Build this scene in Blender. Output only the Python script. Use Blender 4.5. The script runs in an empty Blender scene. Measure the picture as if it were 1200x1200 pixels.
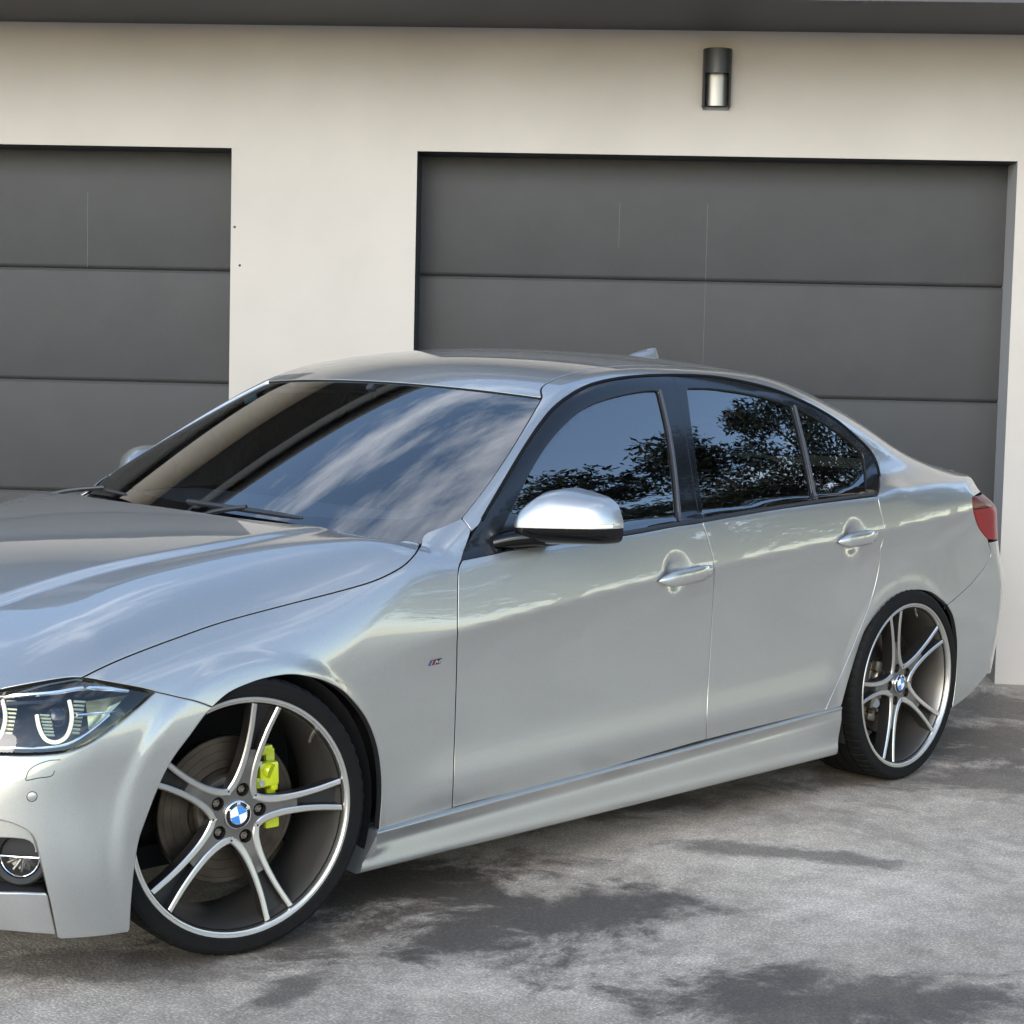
import bpy, bmesh, math, random
import numpy as np
from mathutils import Matrix, Vector
from mathutils.geometry import delaunay_2d_cdt
random.seed(7)
scene = bpy.context.scene
# ============================ camera, sky, sun, exposure =====================
CAM_POS=(-2.6338,-4.1745,1.4176); CAM_YAW=.8148; CAM_PITCH=-.0886; CAM_ROLL=.0337; CAM_F=2181.45
def _axes():
    y,p,r=CAM_YAW,CAM_PITCH,CAM_ROLL
    fw=Vector((math.sin(y)*math.cos(p),math.cos(y)*math.cos(p),math.sin(p)))
    rt=Vector((math.cos(y),-math.sin(y),0)); up=rt.cross(fw)
    return rt*math.cos(r)+up*math.sin(r), up*math.cos(r)-rt*math.sin(r), fw
_r,_u,_f=_axes()
cam_data=bpy.data.cameras.new('camera'); cam=bpy.data.objects.new('camera',cam_data)
scene.collection.objects.link(cam)
cam.matrix_world=Matrix(((_r.x,_u.x,-_f.x,CAM_POS[0]),(_r.y,_u.y,-_f.y,CAM_POS[1]),(_r.z,_u.z,-_f.z,CAM_POS[2]),(0,0,0,1)))
cam_data.sensor_width=36; cam_data.lens=36*CAM_F/1200; cam_data.clip_start=.05; cam_data.clip_end=2000
scene.camera=cam
SUN_EL,SUN_AZ=math.radians(23),math.radians(243)   # azimuth clockwise from +Y
world=bpy.data.worlds.new('World'); scene.world=world; world.use_nodes=True
nt=world.node_tree; nt.nodes.clear()
out=nt.nodes.new('ShaderNodeOutputWorld'); bg=nt.nodes.new('ShaderNodeBackground'); bg.inputs['Strength'].default_value=.15
sky=nt.nodes.new('ShaderNodeTexSky'); sky.sky_type='NISHITA'; sky.sun_disc=False
sky.sun_elevation=SUN_EL; sky.sun_rotation=SUN_AZ; sky.air_density=1.0; sky.dust_density=.35; sky.ozone_density=1.0
tc=nt.nodes.new('ShaderNodeTexCoord')
mp=nt.nodes.new('ShaderNodeMapping'); mp.inputs['Scale'].default_value=(1,1,2.6)
nz=nt.nodes.new('ShaderNodeTexNoise'); nz.inputs['Scale'].default_value=2.1; nz.inputs['Detail'].default_value=7; nz.inputs['Roughness'].default_value=.62; nz.inputs['Distortion'].default_value=.15
cr=nt.nodes.new('ShaderNodeValToRGB'); cr.color_ramp.elements[0].position=.53; cr.color_ramp.elements[1].position=.86
mx=nt.nodes.new('ShaderNodeMixRGB'); mx.inputs[2].default_value=(13,12.9,12.7,1)
L=nt.links.new
L(tc.outputs['Generated'],mp.inputs[0]); L(mp.outputs[0],nz.inputs['Vector']); L(nz.outputs['Fac'],cr.inputs[0])
cs=nt.nodes.new('ShaderNodeMath'); cs.operation='MULTIPLY'; cs.inputs[1].default_value=.72; L(cr.outputs[0],cs.inputs[0]); L(cs.outputs[0],mx.inputs[0]); L(sky.outputs[0],mx.inputs[1]); L(mx.outputs[0],bg.inputs[0]); L(bg.outputs[0],out.inputs[0])
sun_d=bpy.data.lights.new('sun','SUN'); sun_d.energy=.6; sun_d.angle=math.radians(30); sun_d.color=(1,.94,.87)
sun=bpy.data.objects.new('sun',sun_d); scene.collection.objects.link(sun)
_sd=Vector((math.sin(SUN_AZ)*math.cos(SUN_EL),math.cos(SUN_AZ)*math.cos(SUN_EL),math.sin(SUN_EL)))
sun.rotation_euler=_sd.to_track_quat('Z','Y').to_euler(); sun.location=(-4,-8,9)
vs=scene.view_settings; vs.view_transform='Standard'; vs.look='None'; vs.exposure=1.48; vs.gamma=1
try: vs.use_curve_mapping=False
except Exception: pass
scene.render.engine='CYCLES'
scene.cycles.max_bounces=6; scene.cycles.adaptive_threshold=.02; scene.cycles.transparent_max_bounces=10; scene.cycles.diffuse_bounces=3; scene.cycles.glossy_bounces=4
CP = dict(pos=(-2.6338,-4.1745,1.4176), yaw=.8148, pitch=-.0886, roll=.0337, f=2181.45)
def cam_axes():
    y,p,r = CP['yaw'],CP['pitch'],CP['roll']
    fw = np.array([math.sin(y)*math.cos(p), math.cos(y)*math.cos(p), math.sin(p)])
    rt = np.array([math.cos(y),-math.sin(y),0.]); up = np.cross(rt,fw)
    return rt*math.cos(r)+up*math.sin(r), -rt*math.sin(r)+up*math.cos(r), fw
RT,UP,FW = cam_axes(); CAM = np.array(CP['pos'])
def rays(px):
    px = np.atleast_2d(np.array(px,float))
    d = FW + (px[:,:1]-600)/CP['f']*RT - (px[:,1:]-600)/CP['f']*UP
    return d
def project(P):
    d = np.atleast_2d(P)-CAM; z = d@FW
    return np.stack([600+CP['f']*(d@RT)/z, 600-CP['f']*(d@UP)/z],1)
# ---- splines ----------------------------------------------------------------
class Sp:
    """natural cubic spline with straight ends"""
    def __init__(s,*pts):
        a = np.array(pts,float); s.x=a[:,0]; s.y=a[:,1]; n=len(a); h=np.diff(s.x)
        A=np.eye(n); b=np.zeros(n)
        for i in range(1,n-1):
            A[i,i-1]=h[i-1]; A[i,i]=2*(h[i-1]+h[i]); A[i,i+1]=h[i]
            b[i]=6*((s.y[i+1]-s.y[i])/h[i]-(s.y[i]-s.y[i-1])/h[i-1])
        s.m=np.linalg.solve(A,b); s.h=h
        s.s0=(s.y[1]-s.y[0])/h[0]-h[0]*(2*s.m[0]+s.m[1])/6
        s.s1=(s.y[-1]-s.y[-2])/h[-1]+h[-1]*(s.m[-2]+2*s.m[-1])/6
        s.tx=np.linspace(s.x[0]-2.5,s.x[-1]+2.5,9000); s.ty=s.exact(s.tx)
    def __call__(s,x): return np.interp(x,s.tx,s.ty)
    def exact(s,x):
        x=np.asarray(x,float); i=np.clip(np.searchsorted(s.x,x)-1,0,len(s.h)-1)
        h=s.h[i]; a=(s.x[i+1]-x)/h; b=(x-s.x[i])/h
        v=a*s.y[i]+b*s.y[i+1]+((a**3-a)*s.m[i]+(b**3-b)*s.m[i+1])*h*h/6
        v=np.where(x<s.x[0],s.y[0]+s.s0*(x-s.x[0]),v)
        return np.where(x>s.x[-1],s.y[-1]+s.s1*(x-s.x[-1]),v)
def sstep(a,b,x):
    t=np.minimum(np.maximum((x-a)*(1./(b-a)),0.),1.); return t*t*t*(t*(6*t-15)+10)
def smax(a,b,k): return np.maximum(a,b)+np.maximum(k-np.abs(a-b),0)**2/(4*k)
def smin(a,b,k): return -smax(-a,-b,k)
def spos(h,e): return .5*(h+np.sqrt(h*h+e*e))
# ---- the body as one implicit surface F(x,w,z)=0, w=|y|, negative inside -----
Wp  = Sp((-.85,.845),(-.6,.872),(-.3,.888),(0,.892),(.35,.893),(.7,.893),(1.2,.899),(1.7,.902),(2.3,.903),(2.81,.902),(3.15,.887),(3.5,.850),(3.85,.80))
Zrdg= Sp((-.8,.60),(-.3,.625),(0,.640),(.35,.664),(.66,.694),(1.15,.748),(1.68,.795),(2.2,.829),(2.6,.858),(3.25,.902),(3.6,.925))
Zbelt=Sp((.4,.866),(.72,.880),(1.33,.912),(1.7,.936),(2.31,.966),(2.66,.981),(3.0,.998),(3.4,1.008),(3.8,1.01))
Zc_low=Sp((-.80,.585),(-.70,.665),(-.6,.712),(-.4,.780),(-.1,.867),(.15,.912),(.4,.938),(.6,.944),(.9,.94),(1.4,.94),(2.2,.975),(2.8,1.012),(3.1,1.030),(3.4,1.034),(3.62,1.038),(3.72,1.042),(3.85,1.03))
Klow= Sp((-.8,.16),(-.55,.20),(-.3,.26),(0,.30),(.25,.25),(.45,.15),(.62,.07),(.8,.035),(1.0,.03),(2.3,.03),(2.6,.04),(2.9,.06),(3.3,.07),(3.8,.08))
X0f = Sp((.05,-.70),(.13,-.735),(.25,-.775),(.42,-.785),(.55,-.765),(.64,-.72),(.72,-.63),(.85,-.45))
X0r = Sp((.05,3.66),(.2,3.74),(.45,3.83),(.62,3.84),(.72,3.79),(.85,3.74),(1.0,3.735),(1.06,3.76),(1.2,3.75))
Wgb = Sp((.3,.83),(.7,.848),(1.0,.852),(1.6,.852),(2.2,.842),(2.6,.820),(2.9,.788),(3.2,.745),(3.5,.69))
Zroof=Sp((.2,.722),(.55,.935),(.9,1.142),(1.15,1.280),(1.30,1.350),(1.5,1.395),(1.75,1.410),(2.0,1.409),(2.3,1.395),(2.55,1.356),(2.8,1.280),(3.05,1.170),(3.3,1.05),(3.6,.89))
ARCH_F=(.035,.300); ARCH_R=(2.806,.310)
def zsill(x): return .2145+.0345*x
def side_w(x,z):
    zr=Zrdg(x); A=sstep(.15,.8,x)
    h=spos(zr-z,.005+.055*(1-A)); hh=spos(z-zr,.005+.055*(1-A))
    w=Wp(x)-(.005+.016*A)*(1-np.exp(-h/.080))-((.09+.05*A)*hh+.40*hh*hh)
    t=z-zsill(x)
    din=sstep(.40,.75,x)*(1-sstep(2.25,2.5,x))
    w=w+din*.009*np.exp(-((t-.066)/.062)**2)
    w=w-.10*np.maximum(.10-z,0)
    for (cx,cz),r0,am in ((ARCH_F,.352,.0065),(ARCH_R,.340,.0035)):
        r=np.hypot(x-cx,z-cz); w=w+am*(1-sstep(r0+.012,r0+.062,r))
    for cx,cz in ((1.536,.787),(2.440,.841)):      # finger cups behind the door handles
        w=w-.0125*np.exp(-(((x-cx)/.050)**2+((z-cz)/.048)**2)**2)
    # bumper corners stand a little wide low down
    w=w+.014*(1-sstep(-.45,-.2,x))*(1-sstep(.2,.5,z))
    return w
def top_low(x,w):
    zc=Zc_low(x); hood=1-sstep(.45,.75,x); trunk=sstep(2.55,2.9,x)
    z=zc-(.035-.02*sstep(0,.6,x))*hood*(w/.8)**2-.030*trunk*(w/.75)**2
    # power-dome crease on the hood
    wc=.36+.20*sstep(-.7,.6,x)
    z=z+hood*.008*(1-sstep(-.02,.045,w-wc))*sstep(-.72,-.45,x)
    mid=(1-hood)*(1-trunk)
    return z*(1-mid)+mid*(Zbelt(x)+.008)
def F_low(x,w,z):
    s=w-side_w(x,z); t=z-top_low(x,w)
    f=smax(s,t,Klow(x))
    xf=X0f(z)+.12*w*w+.20*w**4
    f=smax(f,xf-x,.16)
    xr=X0r(z)-.10*w*w-(.30+.40*sstep(.86,1.01,z))*w**4
    f=smax(f,(x-xr)*.95,.10)
    return f
def F_green(x,w,z):
    zb=Zbelt(x); dz=z-zb
    wg=Wgb(x)-.50*dz+.22*dz*(1.42-z)-1.6*spos(-dz-.01,.02)
    zr=Zroof(x)-(.14-.02*sstep(1.2,1.8,x)+.04*sstep(2.2,2.7,x))*w*w
    k=.045+.03*sstep(2.3,2.9,x)
    return smax(smax((w-wg)*.88,(z-zr)*.86,k),zb-.12-z,.02)
def F(x,w,z):
    kk=.012+.14*sstep(2.42,2.92,x)
    return smin(F_low(x,w,z),F_green(x,w,z),kk)
FMODE=[F]      # which part of the body casts and panels use
def Fp(P): return FMODE[0](P[:,0],np.abs(P[:,1]),P[:,2])
def normal(P,e=1.5e-3):
    g=np.stack([Fp(P+d)-Fp(P-d) for d in np.eye(3)*e],1)
    return g/np.maximum(np.linalg.norm(g,axis=1,keepdims=True),1e-9)
def cast(O,D,t0,t1,n=160):
    """first hit of F along O+tD; O,D (N,3); NaN where missed"""
    ts=np.linspace(t0,t1,n); lo=np.full(len(D),np.nan); hi=lo.copy(); prev=Fp(O+D*t0)
    for a,b in zip(ts[:-1],ts[1:]):
        cur=Fp(O+D*b); m=np.isnan(hi)&(prev>0)&(cur<=0); lo[m]=a; hi[m]=b; prev=cur
    ok=~np.isnan(hi); l=np.where(ok,lo,t0); h=np.where(ok,hi,t0)
    for _ in range(26):
        m=.5*(l+h); v=Fp(O+D*m[:,None])>0; l=np.where(v,m,l); h=np.where(v,h,m)
    P=O+D*h[:,None]; P[~ok]=np.nan
    return P
def pix(*px):
    """photo pixels -> points on the car body"""
    D=rays(px); return cast(np.repeat(CAM[None],len(D),0),D,3.2,8.6,200)
# ============================ helpers ========================================
COL=scene.collection
def new_mat(name): 
    m=bpy.data.materials.new(name); m.use_nodes=True; m.node_tree.nodes.clear()
    o=m.node_tree.nodes.new('ShaderNodeOutputMaterial'); return m,m.node_tree,o
def pbr(name,col,rough=.5,metal=0,coat=0,coat_rough=.03,emit=None,estr=0,ior=1.5,spec=.5,noise=0,nscale=40,bump=0,bscale=200,rnoise=0):
    m,t,o=new_mat(name); b=t.nodes.new('ShaderNodeBsdfPrincipled'); t.links.new(b.outputs[0],o.inputs[0])
    b.inputs['Base Color'].default_value=(*col,1); b.inputs['Roughness'].default_value=rough; b.inputs['Metallic'].default_value=metal
    b.inputs['Coat Weight'].default_value=coat; b.inputs['Coat Roughness'].default_value=coat_rough; b.inputs['IOR'].default_value=ior
    b.inputs['Specular IOR Level'].default_value=spec
    if emit: b.inputs['Emission Color'].default_value=(*emit,1); b.inputs['Emission Strength'].default_value=estr
    if noise or bump or rnoise:
        c=t.nodes.new('ShaderNodeTexCoord'); 
        if noise or rnoise:
            n=t.nodes.new('ShaderNodeTexNoise'); n.inputs['Scale'].default_value=nscale; n.inputs['Detail'].default_value=6
            t.links.new(c.outputs['Object'],n.inputs['Vector'])
            if noise:
                r=t.nodes.new('ShaderNodeMapRange'); r.inputs[3].default_value=1-noise; r.inputs[4].default_value=1+noise
                r.inputs[1].default_value=.25; r.inputs[2].default_value=.75
                v=t.nodes.new('ShaderNodeVectorMath'); v.operation='SCALE'; v.inputs[0].default_value=col
                t.links.new(n.outputs['Fac'],r.inputs[0]); t.links.new(r.outputs[0],v.inputs['Scale']); t.links.new(v.outputs[0],b.inputs['Base Color'])
            if rnoise:
                r=t.nodes.new('ShaderNodeMapRange'); r.inputs[3].default_value=rough-rnoise; r.inputs[4].default_value=rough+rnoise
                t.links.new(n.outputs['Fac'],r.inputs[0]); t.links.new(r.outputs[0],b.inputs['Roughness'])
        if bump:
            n2=t.nodes.new('ShaderNodeTexNoise'); n2.inputs['Scale'].default_value=bscale; n2.inputs['Detail'].default_value=4
            t.links.new(c.outputs['Object'],n2.inputs['Vector'])
            bp=t.nodes.new('ShaderNodeBump'); bp.inputs['Strength'].default_value=bump; bp.inputs['Distance'].default_value=.01
            t.links.new(n2.outputs['Fac'],bp.inputs['Height']); t.links.new(bp.outputs[0],b.inputs['Normal'])
    return m
def glass(name,tint,ior=1.7,rough=0.0):
    """thin tinted pane: dims what is behind it and mirrors by Fresnel"""
    m,t,o=new_mat(name); tr=t.nodes.new('ShaderNodeBsdfTransparent'); tr.inputs[0].default_value=(*tint,1)
    g=t.nodes.new('ShaderNodeBsdfGlossy'); g.inputs['Roughness'].default_value=rough; g.inputs[0].default_value=(1,1,1,1)
    f=t.nodes.new('ShaderNodeFresnel'); f.inputs['IOR'].default_value=ior
    x=t.nodes.new('ShaderNodeMixShader'); t.links.new(f.outputs[0],x.inputs[0]); t.links.new(tr.outputs[0],x.inputs[1]); t.links.new(g.outputs[0],x.inputs[2])
    t.links.new(x.outputs[0],o.inputs[0]); return m
def mesh_obj(name,verts,faces,mat,parent=None,normals=None,smooth=True,mats=None,fmat=None,sharp=None):
    me=bpy.data.meshes.new(name); me.from_pydata([tuple(map(float,v)) for v in verts],[],[tuple(f) for f in faces])
    for m in ([mat] if not isinstance(mat,(list,tuple)) else mat): me.materials.append(m)
    if fmat is not None: me.polygons.foreach_set('material_index',np.array(fmat,np.int32))
    me.polygons.foreach_set('use_smooth',np.full(len(me.polygons),bool(smooth)))
    me.update()
    if normals is not None: me.normals_split_custom_set_from_vertices([tuple(map(float,n)) for n in normals])
    elif smooth and sharp: me.set_sharp_from_angle(angle=math.radians(sharp))
    o=bpy.data.objects.new(name,me); COL.objects.link(o)
    if parent is not None: o.parent=parent
    return o
def tag(o,label,cat,group=None,kind=None):
    if label: o['label']=label
    if cat: o['category']=cat
    if group: o['group']=group
    if kind: o['kind']=kind
    return o
def empty(name,loc=(0,0,0)):
    e=bpy.data.objects.new(name,None); e.location=loc; e.empty_display_size=.3; COL.objects.link(e); return e
class MB:
    """collects simple solids into one mesh"""
    def __init__(s): s.v=[]; s.f=[]; s.m=[]
    def add(s,v,f,mi=0):
        k=len(s.v); s.v+= [tuple(map(float,p)) for p in v]; s.f+=[tuple(i+k for i in q) for q in f]; s.m+=[mi]*len(f); return s
    def box(s,a,b,mi=0,bev=0):
        x0,y0,z0=a; x1,y1,z1=b
        if not bev:
            v=[(x0,y0,z0),(x1,y0,z0),(x1,y1,z0),(x0,y1,z0),(x0,y0,z1),(x1,y0,z1),(x1,y1,z1),(x0,y1,z1)]
            return s.add(v,[(0,3,2,1),(4,5,6,7),(0,1,5,4),(1,2,6,5),(2,3,7,6),(3,0,4,7)],mi)
        bm=bmesh.new(); bmesh.ops.create_cube(bm,size=1)
        for q in bm.verts: q.co=Vector(((x0+x1)/2+q.co.x*(x1-x0),(y0+y1)/2+q.co.y*(y1-y0),(z0+z1)/2+q.co.z*(z1-z0)))
        bmesh.ops.bevel(bm,geom=list(bm.edges),offset=bev,segments=2,affect='EDGES',profile=.6)
        bm.verts.index_update()
        s.add([q.co[:] for q in bm.verts],[[q.index for q in f.verts] for f in bm.faces],mi); bm.free(); return s
    def grid(s,G,mi=0,cu=False,cv=False,flip=False):
        """G[i][j] points"""
        n,m=len(G),len(G[0]); v=[p for r in G for p in r]; f=[]
        for i in range(n if cu else n-1):
            for j in range(m if cv else m-1):
                a,b,c,d=i*m+j,((i+1)%n)*m+j,((i+1)%n)*m+(j+1)%m,i*m+(j+1)%m
                f.append((a,d,c,b) if flip else (a,b,c,d))
        return s.add(v,f,mi)
    def tube(s,path,r,mi=0,n=8,cap=True,closed=False):
        P=[Vector(p) for p in path]; R=r if hasattr(r,'__len__') else [r]*len(P); G=[]
        ref=Vector((0,0,1))
        t0=(P[1]-P[0]).normalized()
        if abs(t0.dot(ref))>.9: ref=Vector((1,0,0))
        for i,p in enumerate(P):
            t=((P[(i+1)%len(P)] if (closed or i<len(P)-1) else p)-(P[i-1] if (closed or i>0) else p)).normalized()
            a=t.cross(ref); 
            if a.length<1e-4: a=t.cross(Vector((0,1,0)))
            a.normalize(); b=t.cross(a)
            G.append([p+(a*math.cos(k*2*math.pi/n)+b*math.sin(k*2*math.pi/n))*R[i] for k in range(n)])
        k=len(s.v); s.grid(G,mi,cu=closed,cv=True)
        if cap and not closed:
            m=len(G); s.f+= [tuple(k+j for j in range(n)),tuple(k+(m-1)*n+j for j in reversed(range(n)))]; s.m+=[mi,mi]
        return s
    def lathe(s,prof,n=48,mi=0,ax='y',c=(0,0,0),flip=False):
        """prof [(r,a)]: a along -y (outward)"""
        G=[]
        for i in range(n):
            t=2*math.pi*i/n
            G.append([(c[0]+r*math.cos(t),c[1]-a,c[2]+r*math.sin(t)) if ax=='y' else (c[0]+r*math.cos(t),c[1]+r*math.sin(t),c[2]+a) for r,a in prof])
        return s.grid(G,mi,cu=True,flip=flip)
    def build(s,name,mats,parent=None,smooth=True,sharp=35):
        mats=mats if isinstance(mats,(list,tuple)) else [mats]
        return mesh_obj(name,s.v,s.f,list(mats),parent,smooth=smooth,fmat=s.m,sharp=sharp)
def catmull(P,per=8,closed=False):
    P=np.array(P,float); n=len(P); o=[]
    for i in range(n if closed else n-1):
        if closed: a,b,c,d=P[i-1],P[i],P[(i+1)%n],P[(i+2)%n]
        else: a,b,c,d=P[max(i-1,0)],P[i],P[i+1],P[min(i+2,n-1)]
        for k in range(per):
            t=k/per; o.append(.5*((2*b)+(c-a)*t+(2*a-5*b+4*c-d)*t*t+(3*b-a-3*c+d)*t**3))
    if not closed: o.append(P[-1])
    return np.array(o)
def resample(P,ds,closed=False):
    P=np.array(P,float); Q=np.vstack([P,P[:1]]) if closed else P
    s=np.r_[0,np.cumsum(np.linalg.norm(np.diff(Q,axis=0),axis=1))]; n=max(2,int(round(s[-1]/ds)))
    u=np.linspace(0,s[-1],n+1); u=u[:-1] if closed else u
    return np.stack([np.interp(u,s,Q[:,k]) for k in range(Q.shape[1])],1)
# ============================ panels cut from the body surface ================
AX=(.45,.25,2.75)           # axis height for X, axis x for F and R
def to_dom(P,dom):
    P=np.atleast_2d(P)
    if dom=='X': return np.stack([P[:,0],np.arctan2(P[:,1],P[:,2]-AX[0])*.8],1)
    if dom=='F': return np.stack([np.arctan2(P[:,1],AX[1]-P[:,0])*.85,P[:,2]],1)
    return np.stack([np.arctan2(P[:,1],P[:,0]-AX[2])*.85,P[:,2]],1)
def from_dom(Q,dom):
    Q=np.atleast_2d(Q); z=np.zeros(len(Q))
    if dom=='X':
        t=Q[:,1]/.8; d=np.stack([z,np.sin(t),np.cos(t)],1); O=np.stack([Q[:,0],z,z+AX[0]],1); R=1.15
    elif dom=='F':
        t=Q[:,0]/.85; d=np.stack([-np.cos(t),np.sin(t),z],1); O=np.stack([z+AX[1],z,Q[:,1]],1); R=1.35
    else:
        t=Q[:,0]/.85; d=np.stack([np.cos(t),np.sin(t),z],1); O=np.stack([z+AX[2],z,Q[:,1]],1); R=1.35
    P=cast(O+d*R,-d,0,R-.1,56); bad=np.isnan(P[:,0])
    if bad.any(): P[bad]=(O+d*.8)[bad]
    return P
def inpoly(Q,L):
    x,y=Q[:,0],Q[:,1]; r=np.zeros(len(Q),bool)
    for (x0,y0),(x1,y1) in zip(L,np.roll(L,-1,0)):
        if y0==y1: continue
        c=((y0>y)!=(y1>y)); r^= c&(x<(x1-x0)*(y-y0)/(y1-y0)+x0)
    return r
def area2(L): return .5*np.sum(L[:,0]*np.roll(L[:,1],-1)-np.roll(L[:,0],-1)*L[:,1])
def inset2(L,d):
    T=np.roll(L,-1,0)-np.roll(L,1,0); T/=np.maximum(np.linalg.norm(T,axis=1,keepdims=True),1e-9)
    return L+np.stack([-T[:,1],T[:,0]],1)*d
def panel_data(loop,dom,grid=.014,gap=.0022,off=0.,holes=(),ds=.009):
    """loop: (N,3) closed outline on the body; returns verts, normals, faces, boundary loops"""
    loops=[]
    for k,l in enumerate([loop]+list(holes)):
        Q=to_dom(np.array(l,float),dom); Q=resample(Q,ds,True)
        if (area2(Q)<0)!=(k>0): Q=Q[::-1]
        Q=inset2(Q,gap) if gap else Q
        loops.append(Q)
    B=np.vstack(loops); lo,hi=loops[0].min(0),loops[0].max(0)
    xs=np.arange(lo[0],hi[0],grid); ys=np.arange(lo[1],hi[1],grid*.87)
    X,Y=np.meshgrid(xs,ys); X=X+np.where(np.arange(len(ys))%2,grid/2,0)[:,None]; G=np.stack([X.ravel(),Y.ravel()],1)
    m=inpoly(G,loops[0])
    for h in loops[1:]: m&=~inpoly(G,h)
    G=G[m]
    if len(G):
        keep=np.ones(len(G),bool)
        for i in range(0,len(G),4000):
            d=((G[i:i+4000,None]-B[None])**2).sum(2).min(1); keep[i:i+4000]=d>(.55*min(grid,ds*1.2))**2
        G=G[keep]
    idx=0; faces=[]; edges=[]
    for l in loops:
        n=len(l); edges+=[(idx+i,idx+(i+1)%n) for i in range(n)]; idx+=n
    allp=np.vstack([B,G])
    r=delaunay_2d_cdt([Vector(p) for p in allp],edges,[],0,1e-7)
    V=np.array([v[:] for v in r[0]]); T=np.array(r[2],int)
    c=V[T].mean(1); ok=inpoly(c,loops[0])
    for h in loops[1:]: ok&=~inpoly(c,h)
    T=T[ok]
    remap={}
    for new,orig in enumerate(r[3]):
        for o in orig: remap[o]=new
    P=from_dom(V,dom); N=normal(P); P=P+N*off
    # orientation
    a=P[T]; fn=np.cross(a[:,1]-a[:,0],a[:,2]-a[:,0]); fl=(fn*N[T[:,0]]).sum(1)<0
    T[fl]=T[fl][:,::-1]
    bl=[]; k=0
    for l in loops: bl.append([remap.get(k+i,k+i) for i in range(len(l))]); k+=len(l)
    return P,N,T,bl
def add_flange(P,N,T,bl,depth,rad=.0016):
    Vs=[P]; Ns=[N]; Fs=[tuple(t) for t in T]; n=len(P)
    cen={}
    # outward direction at the rim: away from adjacent triangle centroids
    acc=np.zeros_like(P); cnt=np.zeros(len(P)); C=P[T].mean(1)
    for k in range(3): np.add.at(acc,T[:,k],C); np.add.at(cnt,T[:,k],1)
    acc/=np.maximum(cnt,1)[:,None]
    for l in bl:
        l=np.array(l); p=P[l]; nn=N[l]; t=np.roll(p,-1,0)-np.roll(p,1,0); o=np.cross(t,nn)
        o/=np.maximum(np.linalg.norm(o,axis=1,keepdims=True),1e-9)
        s=np.sign((o*(p-acc[l])).sum(1).sum()); o*=s if s else 1
        m=len(l); base=n
        Vs+= [p+o*rad*.7-nn*rad*.35, p+o*rad-nn*rad*1.2, p+o*rad-nn*depth]
        e=(nn+o)/math.sqrt(2); Ns+=[e,o*.98+nn*.2,o]
        rings=[list(l),list(range(n,n+m)),list(range(n+m,n+2*m)),list(range(n+2*m,n+3*m))]; n+=3*m
        for a,b in zip(rings[:-1],rings[1:]):
            for i in range(m):
                j=(i+1)%m; q=(a[i],b[i],b[j],a[j])
                Fs.append(q if s<0 else q[::-1])
    V=np.vstack(Vs); NN=np.vstack(Ns)
    # fix flange winding with normals
    out=[]
    for f in Fs:
        if len(f)==4:
            a,b,c=V[f[0]],V[f[1]],V[f[2]]
            if np.dot(np.cross(b-a,c-a),NN[f[2]]+NN[f[0]])<0: f=f[::-1]
        out.append(f)
    return V,NN,out
PANELS={}
def panel(name,loop,dom,mat,parent,both=True,depth=.016,gap=.0027,off=0.,grid=.014,holes=(),rad=.0016,ds=.009,label=None,thick=True,edge_paint=False):
    P,N,T,bl=panel_data(loop,dom,grid,gap,off,holes,ds)
    V,NN,Fs=add_flange(P,N,T,bl,depth,rad) if thick else (P,N,[tuple(t) for t in T])
    nb=sum(len(l) for l in bl); lim=len(P)
    deep=set()
    if thick:
        k=lim
        for l in bl: deep.update(range(k+2*len(l),k+3*len(l))); k+=3*len(l)
    fm=[1 if (len(f)==4 and (f[0] in deep or f[1] in deep or f[2] in deep)) else 0 for f in Fs]  # deep edge faces black: shade of the panel gaps painted in
    res=[]
    for s in ((1,-1) if both else (1,)):
        M_=globals()['M']; M=np.array([1,s,1.]); vv=V*M-np.array(ROOT); f=Fs if s>0 else [q[::-1] for q in Fs]
        o=mesh_obj(name,vv,f,[mat,mat if edge_paint else M_['void']],parent,normals=NN*M,fmat=fm); res.append(o)
        if label: o['label']=label
    return res if both else res[0]
def pc(L,per=6):
    """photo pixel polyline -> smooth curve of points on the body"""
    P=pix(*catmull(L,per)); return P[~np.isnan(P[:,0])]
def xw(L,per=6,smooth=True):
    """(x, w) plan polyline -> points on top of the body, near side (y=-w)"""
    Q=catmull(L,per) if smooth else np.array(L,float)
    O=np.stack([Q[:,0],-Q[:,1],np.full(len(Q),1.7)],1); D=np.tile([0,0,-1.],(len(Q),1))
    return cast(O,D,0,1.4,160)
def on(dom,L,per=6):
    """points given as approximate 3D, dropped on the surface through a domain"""
    return from_dom(to_dom(catmull(L,per),dom),dom)
def mir(P): return np.array(P)*np.array([1,-1,1.])
def cat(*A): return np.vstack(A)
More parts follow.
